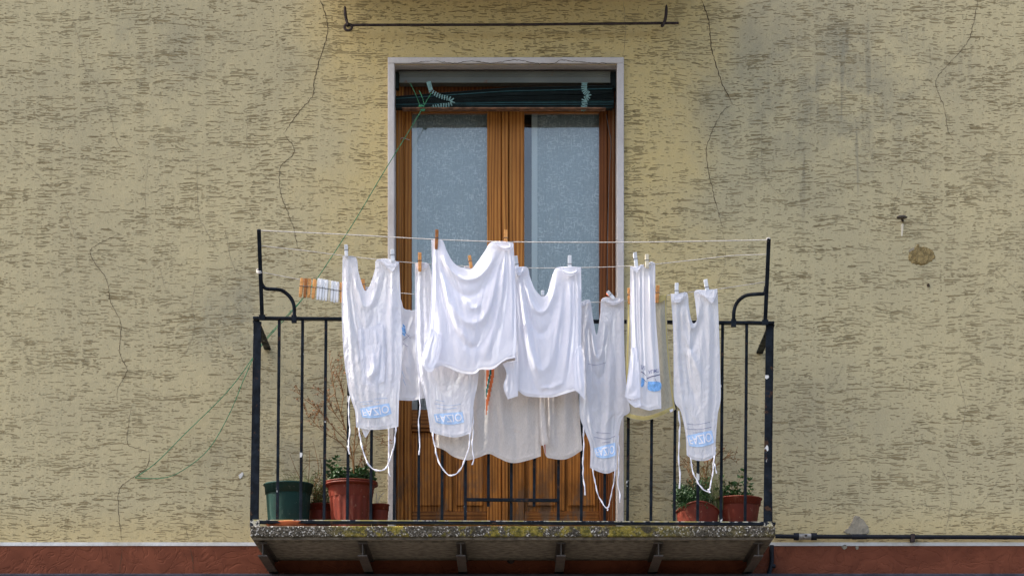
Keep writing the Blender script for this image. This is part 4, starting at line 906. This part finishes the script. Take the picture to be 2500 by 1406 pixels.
# narrow printed shirt ------------------------------------------
A = thing('printed_shirt', 'narrow bunched white shirt with sea blue boat print, right of the door', 'shirt', P(1580, 1000, .83), GS)
s = Sheet('cloth', A, M['jersey'], [(1539, 650), (1550, 656), (1566, 646), (1574, 652), (1588, 640), (1599, 643)], [(1542, 988), (1559, 994), (1584, 1001), (1600, 998), (1614, 997)],
    [(1539, 650), (1539, 759), (1541, 839), (1538, 930), (1542, 988)], [(1599, 643), (1600, 759), (1607, 859), (1613, 958), (1614, 997)], .83,
    [([(1572, 655), (1572, 760), (1575, 860), (1580, 990)], -.034, 6), ([(1548, 660), (1550, 780), (1556, 900), (1560, 985)], .026, 6), ([(1562, 655), (1562, 780), (1567, 880), (1570, 985)], .022, 5), ([(1586, 655), (1588, 780), (1595, 900), (1600, 985)], .024, 7), ([(1554, 660), (1557, 780), (1562, 900)], -.020, 4), ([(1595, 660), (1598, 800), (1606, 940)], -.014, 4)]+rays((1552, 655), 1542, 1575, 990, 5, .006, 2.5)+rays((1582, 650), 1576, 1608, 990, 5, .006, 2.5), seed=41, wr=.5, step=2)
Sheet('sleeve', A, M['jersey'], [(1542, 852), (1549, 847), (1556, 852)], [(1526, 968), (1540, 974), (1563, 970)], [(1542, 852), (1534, 909), (1526, 968)], [(1556, 852), (1560, 900), (1563, 970)], .86, [([(1547, 856), (1545, 900), (1538, 965)], .016, 6), ([(1556, 880), (1556, 960)], -.012, 5)], seed=42, wr=1)
Sheet('neckline', A, M['jersey'], [(1530, 972), (1545, 978), (1562, 972)], [(1542, 988), (1552, 994), (1566, 990)], [(1530, 972), (1536, 982), (1542, 988)], [(1562, 972), (1563, 980), (1566, 990)], .85, seed=43, wr=.6)
Sheet('folded_hem', A, M['jersey'], [(1541, 651), (1553, 652), (1572, 646)], [(1549, 662), (1555, 664), (1562, 656)], [(1541, 651), (1545, 657), (1549, 662)], [(1572, 646), (1568, 651), (1562, 656)], .858, seed=44, wr=.3)
words_on(s, A, 'INI', 1565, 1575, 890, 901, 3, 'ink'); words_on(s, A, 'ALIMT', 1583, 1609, 909, 900, -2, 'ink') if False else words_on(s, A, 'ALIMT', 1583, 1609, 904, 913, -5, 'ink')
lines_on(s, A, [[(1565, 907), (1572, 911), (1577, 917)], [(1579, 924), (1590, 919), (1600, 917), (1611, 914)]], 'inkdk', 2.0)
lines_on(s, A, [[(1599, 924), (1604, 934)], [(1572, 926), (1578, 932)]], 'inkdk', 1.6)
m = MB()
for pts in ([(1582, 931), (1612, 933), (1613, 950), (1602, 955), (1590, 954), (1581, 949)], [(1566, 921), (1573, 926), (1571, 942), (1565, 943)]):
    c = np.mean(pts, 0); q = cr(pts+[pts[0]], 24)[:-1]; vs = [s.at(c[0], c[1], .003)]+[s.at(a[0], a[1], .003) for a in q]
    mid = [s.at(*(c+(a-c)*.5), .003) for a in q]; n = len(q); m.add([vs[0]]+mid+vs[1:], [(0, 1+i, 1+(i+1) % n) for i in range(n)]+[(1+i, 1+n+i, 1+n+(i+1) % n, 1+(i+1) % n) for i in range(n)])
m.build('printed_boat', M['boat'], A)

# yellow edged towel --------------------------------------------
A = thing('kitchen_towel', 'thin beige towel with yellow edges hanging behind the narrow shirt', 'towel', P(1585, 1020, .77), GT)
s = Sheet('cloth', A, M['gauze'], [(1531, 728), (1560, 736), (1590, 738), (1612, 722), (1627, 720)], [(1528, 1016), (1545, 1022), (1574, 1026), (1600, 1020), (1625, 1010), (1649, 999)],
    [(1531, 728), (1531, 800), (1529, 859), (1528, 918), (1528, 1016)], [(1627, 720), (1629, 809), (1637, 909), (1645, 975), (1649, 999)], .765,
    [([(1612, 740), (1616, 850), (1626, 980)], .018, 8), ([(1622, 740), (1626, 840), (1634, 960)], -.012, 5), ([(1600, 740), (1602, 860), (1608, 990)], -.016, 8), ([(1540, 740), (1542, 880), (1550, 1000)], .016, 8), ([(1575, 800), (1580, 1010)], .014, 9)], seed=51,
    mats=[M['gauze'], M['yellow_hem']], facemat=lambda u, v, x, y: 1 if (u < .045 or u > .955 or v > .958) else 0)
Sheet('folded_corner', A, M['yellow_hem'], [(1600, 733), (1612, 722), (1627, 720)], [(1606, 738), (1613, 738), (1622, 732)], [(1600, 733), (1602, 736), (1606, 738)], [(1627, 720), (1625, 727), (1622, 732)], .782, seed=52, wr=.3)
m = MB(); m.add([s.at(1634, 1000, .003), s.at(1644, 996, .003), s.at(1642, 1004, .003), s.at(1637, 1006, .003)], [(0, 1, 2, 3)]); m.build('care_tag', M['letter'], A)

# rightmost apron -----------------------------------------------
A = thing('apron', 'rightmost apron, white with blue printed banner, above the right plants', 'apron', P(1715, 1122, .77), GA)
s = Sheet('cloth', A, M['cotton'], [(1638, 718), (1658, 717), (1677, 715), (1681, 745), (1686, 775), (1692, 790), (1700, 785), (1703, 772), (1700, 745), (1696, 711), (1722, 708), (1751, 706)],
    [(1677, 1110), (1690, 1120), (1709, 1124), (1728, 1122), (1745, 1113)], [(1638, 718), (1644, 809), (1645, 909), (1647, 978), (1662, 1003), (1674, 1058), (1677, 1110)],
    [(1751, 706), (1755, 809), (1758, 909), (1759, 973), (1752, 1010), (1748, 1058), (1745, 1113)], .78,
    [swag((1676, 740), (1708, 740), 62, .026, 8), swag((1668, 760), (1716, 745), 100, -.026, 10, skew=-8), ([(1668, 740), (1668, 800), (1690, 870), (1716, 930)], .030, 9), ([(1672, 860), (1684, 930), (1700, 990)], -.026, 10),
     ([(1650, 730), (1654, 850), (1664, 960), (1684, 1080)], .018, 7), ([(1660, 730), (1661, 850), (1668, 940)], -.018, 6), ([(1728, 725), (1732, 850), (1728, 980), (1722, 1090)], .020, 9), ([(1740, 725), (1744, 860), (1742, 1000)], -.014, 7), ([(1708, 720), (1712, 820), (1720, 900)], .016, 7), ([(1750, 730), (1754, 960)], .01, 5)]+rays((1655, 722), 1646, 1700, 1080, 7)+rays((1728, 715), 1700, 1756, 1080, 8), seed=61, bulge=.012, wr=.8)
Sheet('folded_corner', A, M['cotton'], [(1638, 718), (1655, 717), (1677, 716)], [(1641, 736), (1657, 738), (1668, 728)], [(1638, 718), (1639, 727), (1641, 736)], [(1677, 716), (1673, 722), (1668, 728)], .80, seed=62, wr=.4)
Sheet('folded_corner', A, M['cotton'], [(1697, 712), (1722, 708), (1751, 706)], [(1725, 728), (1738, 739), (1744, 730)], [(1697, 712), (1712, 719), (1725, 728)], [(1751, 706), (1748, 720), (1744, 730)], .80, seed=63, wr=.4)
banner(s, A, [(1677, 1063), (1738, 1050), (1743, 1080), (1683, 1088)], 0, 1)
lines_on(s, A, [[(1675, 1046), (1705, 1048), (1737, 1042)], [(1678, 1034), (1700, 1036), (1733, 1030)], [(1692, 1056), (1716, 1054)]], 'ink', 1.0)
tie(A, s, [(1657, 1003), (1660, 1050), (1656, 1110), (1660, 1150), (1659, 1192)], 4.0, .775)
tie(A, s, [(1686, 1117), (1690, 1145), (1702, 1175), (1716, 1193), (1731, 1198), (1737, 1175), (1741, 1145), (1743, 1112)], 3.8, .785, 'neck_strap')
tie(A, s, [(1729, 1194), (1733, 1202)], 5.0, .788, 'strap_knot')
tie(A, s, [(1747, 1090), (1744, 1120), (1745, 1140), (1749, 1155)], 3.4, .775)

# beige kitchen towels ------------------------------------------
A = thing('kitchen_towel', 'wide beige towel with a folded orange and green stripe, below the big shirt', 'towel', P(1190, 1110, .77), GT)
def stripes(u, v, x, y):
    c = .478-max(0, v-.45)*.26
    if u < .478 or not 0 <= u-c < .078: return 0
    f = (u-c)/.078
    return 1 if f < .34 or f > .64 else (2 if .40 < f < .60 else 0)
s = Sheet('cloth', A, M['linen'], [(1072, 728), (1110, 745), (1150, 735), (1195, 752), (1245, 740), (1290, 752), (1322, 738)],
    [(1064, 1090), (1085, 1098), (1104, 1112), (1125, 1120), (1145, 1122), (1170, 1115), (1194, 1107), (1215, 1116), (1240, 1127), (1262, 1129), (1292, 1122), (1320, 1113)],
    [(1072, 728), (1066, 860), (1064, 1000), (1064, 1090)], [(1322, 738), (1320, 860), (1320, 1000), (1320, 1113)], .755,
    [([(1190, 760), (1194, 900), (1193, 1010), (1194, 1107)], -.045, 9), ([(1150, 760), (1160, 900), (1168, 1000), (1172, 1100)], .026, 14), ([(1215, 760), (1216, 900), (1224, 1000), (1236, 1110)], .034, 12),
     ([(1250, 760), (1246, 900), (1250, 1000), (1262, 1110)], -.022, 12), ([(1290, 760), (1286, 900), (1290, 1110)], .024, 14), ([(1100, 760), (1110, 900), (1120, 1100)], -.018, 12), ([(1080, 760), (1078, 1080)], .016, 10), ([(1250, 1000), (1285, 985), (1310, 1000)], .008, 12)], seed=71, wr=1.0,
    mats=[M['linen'], M['stripe_o'], M['stripe_g']], facemat=stripes)
A = thing('kitchen_towel', 'beige towel with faded red stripe hanging below the second shirt', 'towel', P(1370, 1110, .77), GT)
s = Sheet('cloth', A, M['linen'], [(1306, 742), (1330, 750), (1370, 745), (1416, 742)], [(1326, 1086), (1333, 1112), (1345, 1118), (1374, 1121), (1396, 1114), (1421, 1098)],
    [(1306, 742), (1312, 880), (1318, 1000), (1326, 1086)], [(1416, 742), (1408, 880), (1414, 1000), (1421, 1098)], .745,
    [([(1338, 760), (1340, 900), (1346, 1100)], .030, 8), ([(1350, 760), (1352, 900), (1358, 1100)], -.030, 7), ([(1375, 760), (1376, 900), (1384, 1100)], .028, 11), ([(1398, 760), (1396, 900), (1402, 1100)], -.014, 10), ([(1328, 760), (1330, 900), (1334, 1060)], -.022, 6)], seed=81, wr=.9,
    mats=[M['linen'], M['stripe_p']], facemat=lambda u, v, x, y: 1 if .12 < u < .20 else 0)
Sheet('folded_edge', A, M['linen'], [(1318, 960), (1322, 962), (1326, 960)], [(1322, 1087), (1330, 1084), (1338, 1080)], [(1318, 960), (1318, 1020), (1322, 1087)], [(1326, 960), (1330, 1020), (1338, 1080)], .782, seed=82, wr=.5)

# ------------------------------------------------------------------ pots and plants
def mk_pot(name, label, px, t, rim_px, rim_y, base_px, kind, mat, group='flower pots on the balcony floor', rot=0):
    s = F/(15-t); r = rim_px/2/s; rb = base_px/2/s; x = PX(px, t); z1 = PZ(rim_y, t); h = z1-BZ1-.002
    o = thing(name, label, 'flower pot', (x, -t, BZ1+.002), group); c = (x, -t, BZ1+.002)
    m = MB()
    if kind == 'flute':
        def fl(a, z): return (.022*math.cos(a*18) if h*.08 < z < h*.72 else 0)
        prof = [(0, 0), (rb*.93, 0), (rb, .004)]+[(rb+(r*.80-rb)*f**.9, h*f*.86) for f in np.linspace(.08, 1, 14)]+[(r*.84, h*.88), (r*.83, h*.90)]
        m.lathe(c, prof, 108, flute=fl); m.build('body', mat, o)
        m = MB(); m.lathe(c, [(r*.82, h*.885), (r*.97, h*.93), (r*1.0, h*.935), (r*1.0, h*.955), (r*.955, h*.962), (r*.965, h*.975), (r*.99, h*.985), (r*.985, h), (r*.90, h), (r*.88, h*.96), (r*.80, h*.7)], 72); m.build('rim', mat, o)
    elif kind == 'wavy':
        zf = lambda a, z: .022*math.cos(2*a)*-1*(z/h)**2
        m.lathe(c, [(0, 0), (rb, 0)]+[(rb+(r*.94-rb)*f, h*f*.95) for f in np.linspace(.1, 1, 8)], 64, zf=zf); m.build('body', mat, o)
        m = MB(); m.lathe(c, [(r*.93, h*.94), (r*1.0, h*.955), (r*1.01, h*.99), (r*.98, h), (r*.92, h*.99), (r*.85, h*.8)], 64, zf=zf); m.build('rim', mat, o)
    else:
        m.lathe(c, [(0, 0), (rb*.97, 0), (rb, .004)]+[(rb+(r*.90-rb)*f, h*f*.86) for f in np.linspace(.1, 1, 8)], 64); m.build('body', mat, o)
        m = MB(); m.lathe(c, [(r*.90, h*.80), (r*.93, h*.80), (r*.95, h*.955), (r*1.0, h*.965), (r*1.0, h*.995), (r*.98, h), (r*.92, h), (r*.90, h*.9), (r*.86, h*.7)], 64); m.build('rim', mat, o)
    m = MB(); m.lathe(c, [(0, h*.90), (r*.5, h*.91), (r*.86, h*.87)], 32); m.build('soil', M['soil'], o)
    return (x, -t, BZ1+.002+h*.9, r)
p1 = mk_pot('flower_pot', 'green plastic pot at the left end of the balcony', 704, .45, 122, 1182, 96, 'plain', M['gpot'])
p2 = mk_pot('flower_pot', 'large fluted terracotta pot beside the green one', 857, .47, 132, 1177, 92, 'flute', M['terra'])
p3 = mk_pot('flower_pot', 'dark red pot between the green and the fluted pots', 782, .30, 66, 1231, 56, 'plain', M['terra'])
p4 = mk_pot('flower_pot', 'small terracotta pot between the fluted pot and the door', 927, .40, 48, 1231, 36, 'plain', M['terra'])
p5 = mk_pot('flower_pot', 'terracotta pot with wavy rim among the right plants', 1703, .48, 110, 1240, 92, 'wavy', M['terra'])
p6 = mk_pot('flower_pot', 'terracotta pot with wide rim at the right end', 1803, .42, 116, 1217, 82, 'plain', M['terra'])
c = P(711, 1275, .60); zz = BZ1+.002
m = MB(); r = 62/469; m.lathe((c.x, -.60, zz), [(0, .0), (r*.85, 0), (r*.98, .026), (r, .028), (r*.97, .030), (r*.84, .006), (0, .006)], 56); tag(m.build('pot_saucer', M['terra2']), 'orange saucer lying empty at the balcony edge by the green pot', 'saucer')

def leafquad(m, p, d, L, w, mi=0, curl=.3):
    d = d.normalized(); u = d.cross(Vector((random.uniform(-1, 1), random.uniform(-1, 1), random.uniform(-.3, 1)))).normalized(); n = d.cross(u)
    a = p; b = p+d*L*.45+n*L*.08; c_ = p+d*L-n*L*curl*.4
    m.add([a, b+u*w, c_, b-u*w, b-n*w*.3], [(0, 1, 4), (1, 2, 4), (2, 3, 4), (3, 0, 4)], mi)
def plant(name, label, cat, base, r, stems, kind, mats, group=None, seed=0):
    random.seed(seed); o = thing(name, label, cat, base, group); B = Vector(base); ms = MB(); ml = MB()
    for (dx, top, sp, n) in stems:            # (offset px of base, tip (px,py,t), spread, leaf pairs)
        a = B+Vector((dx, random.uniform(-r*.5, r*.5), 0)); tip = P(*top); mid = a.lerp(tip, .5)+Vector((random.uniform(-.015, .015), random.uniform(-.02, .02), .01))
        q = [Vector(v) for v in cr([tuple(a), tuple(mid), tuple(tip)], 14)]; ms.tube(q, [.0026*(1-.7*i/13) for i in range(14)], 5)
        for i in range(n):
            f = .12+.88*(i+.5)/n; p = q[min(13, int(f*13))]; ang = random.uniform(0, 6.28)
            for s2 in (0, math.pi):
                d = Vector((math.cos(ang+s2), math.sin(ang+s2), random.uniform(-.1, .8)))
                if kind == 'mint': leafquad(ml, p, d, sp*random.uniform(.7, 1.2), sp*.26, 0)
                elif kind == 'herb':
                    for _ in range(3): leafquad(ml, p+Vector((random.uniform(-1, 1), random.uniform(-1, 1), random.uniform(-1, 1)))*.012, d+Vector((random.uniform(-.6, .6),)*3), sp*random.uniform(.5, 1), sp*.2, 0)
        if kind == 'mint':
            for s2 in range(6): leafquad(ml, q[-1], Vector((math.cos(s2), math.sin(s2), .9)), sp*.7, sp*.2, 0)
    ms.build('stem', mats[1], o)
    if ml.f: ml.build('foliage', mats[0], o)
    return o
def grassy(m, B, n, r, h, seed, w=.0016, lean=.5, bias=(0, 0)):
    rr = random.Random(seed)
    for i in range(n):
        a = B+Vector((rr.uniform(-r, r), rr.uniform(-r, r)*.7, 0)); l = h*rr.uniform(.35, 1); dx = rr.uniform(-1, 1)*lean+bias[0]; dy = rr.uniform(-1, 1)*lean*.6
        p = [a+Vector((dx*l*f**2, dy*l*f**2, l*(f-.35*abs(dx)*f*f))) for f in np.linspace(0, 1, 7)]
        m.tube(p, [w*(1-.85*k/6) for k in range(7)], 3, cap=False)
# herb in the fluted pot
V2 = (p2[0], p2[1], p2[2])
rr = random.Random(5); st_ = [(rr.uniform(-.10, .10), (795+rr.random()*120, 1178-rr.random()*40, .47+rr.uniform(-.07, .09)), .030, 7) for _ in range(60)]+[(-.03, (823, 1118, .47), .034, 8), (-.06, (803, 1128, .47), .034, 7), (.0, (880, 1150, .5), .028, 5)]
plant('herb_plant', 'leafy green herb growing in the fluted pot', 'plant', V2, .10, st_, 'mint', (M['leaf2'], M['leaf']), seed=11)
# dry branching shrub
def dry_shrub(label, base, twigs, seed, dens, name='dry_shrub', mats=('dry', 'dryleaf')):
    rr = random.Random(seed); o = thing(name, label, 'plant', base); ms = MB(); ml = MB()
    for pts, r0 in twigs:
        q = [P(*p) for p in cr(pts, 26)]; ms.tube(q, [r0*(1-.75*i/25) for i in range(26)], 5)
        for i in range(7, 26):
            if rr.random() < dens:
                k = (q[i]-q[i-1]).normalized(); d = (k+Vector((rr.uniform(-1, 1), rr.uniform(-.8, .8), rr.uniform(-.4, .9)))*.9).normalized(); L = rr.uniform(.02, .085)
                e = q[i]+d*L; mid = q[i].lerp(e, .5)+Vector((0, 0, .004)); ms.tube([q[i], mid, e], [.0013, .001, .0007], 4, cap=False)
                for _ in range(rr.randint(2, 5)):
                    pp_ = q[i].lerp(e, rr.uniform(.3, 1.05)); leafquad(ml, pp_, Vector((rr.uniform(-1, 1), rr.uniform(-1, 1), rr.uniform(-.5, 1))), rr.uniform(.006, .016), rr.uniform(.002, .004), 0)
    ms.build('branch', M[mats[0]], o); ml.build('foliage', M[mats[1]], o); return o  # foliage here is the dry seed heads along the twigs
dry_shrub('tall dry reddish shrub rising from the fluted pot', V2, [
 ([(866, 1175, .47), (862, 1130, .48), (850, 1070, .5), (832, 1010, .52), (818, 960, .54), (808, 900, .55), (805, 880, .55)], .0045),
 ([(866, 1170, .47), (864, 1110, .45), (868, 1050, .42), (872, 1000, .40), (860, 950, .38)], .004),
 ([(858, 1120, .48), (836, 1085, .5), (800, 1060, .52), (776, 1040, .54), (752, 1010, .55), (740, 985, .55)], .003),
 ([(850, 1080, .5), (820, 1050, .5), (795, 1020, .5), (770, 995, .5), (745, 975, .5), (722, 952, .5)], .0028),
 ([(840, 1040, .5), (812, 1000, .5), (800, 965, .5), (780, 960, .52)], .0025), ([(832, 1010, .52), (838, 960, .5), (828, 920, .5), (836, 895, .5)], .0025),
 ([(866, 1160, .47), (890, 1100, .42), (900, 1060, .4), (925, 1075, .38), (944, 1080, .38)], .0028), ([(862, 1110, .46), (884, 1060, .45), (905, 1030, .44), (900, 1000, .44)], .0025),
 ([(868, 1150, .47), (880, 1165, .5), (895, 1110, .5)], .002), ([(818, 960, .54), (790, 985, .53), (775, 1010, .52)], .002)], 3, 1.0)
# green pot: wisps of grass and dry twigs
V1 = (p1[0], p1[1], p1[2])
o = thing('grass_tuft', 'wispy grass and dry twigs in the green pot', 'plant', V1); m = MB(); B = Vector(V1)
grassy(m, B+Vector((.06, 0, 0)), 60, .07, .14, 3, .0016, .7); grassy(m, B+Vector((-.02, 0, 0)), 14, .05, .10, 4, .0022, 1.0); m.build('blades', M['grassm'], o)
m = MB()
for pts in ([(742, 1185, .45), (724, 1150, .45), (712, 1120, .45), (708, 1108, .45)], [(765, 1190, .45), (778, 1150, .42), (770, 1100, .42), (764, 1078, .42)], [(752, 1180, .45), (755, 1140, .45), (756, 1098, .45)], [(735, 1185, .45), (740, 1150, .45), (757, 1130, .45)], [(772, 1180, .45), (785, 1150, .45), (780, 1110, .45)]):
    m.tube([P(*p) for p in cr(pts, 14)], [.0018*(1-.5*i/13) for i in range(14)], 4)
m.build('twigs', M['dry'], o)
# weeds between pots
V3 = (p3[0], p3[1], p3[2])
rr = random.Random(8); st_ = [(rr.uniform(-.05, .05), (755+rr.random()*60, 1215-rr.random()*70, .34+rr.uniform(-.05, .08)), .016, 7) for _ in range(36)]
plant('herb_plant', 'tangled weeds filling the dark pot between two bigger pots', 'plant', V3, .05, st_, 'herb', (M['grassm'], M['dry']), seed=12)
V4 = (p4[0], p4[1], p4[2]); o = thing('dry_twigs', 'two bare twigs in the small pot by the door', 'plant', V4); m = MB()
for pts in ([(918, 1232, .4), (919, 1210, .4), (918, 1202, .4)], [(919, 1232, .4), (928, 1212, .4), (938, 1202, .4)]): m.tube([P(*p) for p in cr(pts, 8)], .0016, 4)
m.build('twigs', M['line'], o)
# right pots
V5 = (p5[0], p5[1], p5[2]); rr = random.Random(9)
st_ = [(rr.uniform(-.08, .06), (1638+rr.random()*95, 1240-(rr.random()**.8)*75, .5+rr.uniform(-.09, .1)), .016, 9) for _ in range(110)]
plant('herb_plant', 'feathery dark green herb filling the wavy rimmed pot', 'plant', V5, .09, st_, 'herb', (M['leaf2'], M['leaf2']), seed=13)
o = thing('grass_tuft', 'upright fine grass between the two right pots', 'plant', (V5[0]+.09, V5[1], V5[2])); m = MB(); grassy(m, Vector((V5[0]+.07, V5[1], V5[2])), 130, .06, .26, 6, .0014, .22); m.build('blades', M['grassm'], o)
dry_shrub('dry tan flower heads standing above the wavy rimmed pot', V5, [
 ([(1722, 1240, .48), (1723, 1180, .46), (1728, 1140, .44), (1750, 1110, .42), (1755, 1095, .42)], .0025), ([(1722, 1220, .48), (1712, 1160, .46), (1690, 1130, .44), (1672, 1135, .44)], .0022),
 ([(1724, 1180, .46), (1750, 1135, .42), (1775, 1118, .4), (1792, 1122, .4)], .002), ([(1722, 1230, .48), (1724, 1150, .5), (1730, 1120, .5)], .0022), ([(1700, 1230, .48), (1690, 1170, .5), (1680, 1140, .5)], .002)], 14, 1.0)
V6 = (p6[0], p6[1], p6[2]); rr = random.Random(10)
st_ = [(.0, (1815, 1150, .45), .036, 7), (.03, (1830, 1172, .45), .036, 5), (-.06, (1762, 1165, .45), .032, 8), (-.03, (1785, 1182, .45), .034, 7), (-.08, (1750, 1195, .46), .03, 7), (.05, (1836, 1196, .42), .026, 5), (-.01, (1798, 1185, .4), .032, 7), (-.05, (1770, 1190, .5), .03, 7)]+[(rr.uniform(-.1, .08), (1755+rr.random()*80, 1222-rr.random()*25, .42+rr.uniform(-.06, .06)), .024, 4) for _ in range(34)]
plant('mint_plant', 'leafy mint like plant in the wide rimmed right pot', 'plant', V6, .08, st_, 'mint', (M['leaf'], M['dry']), seed=15)
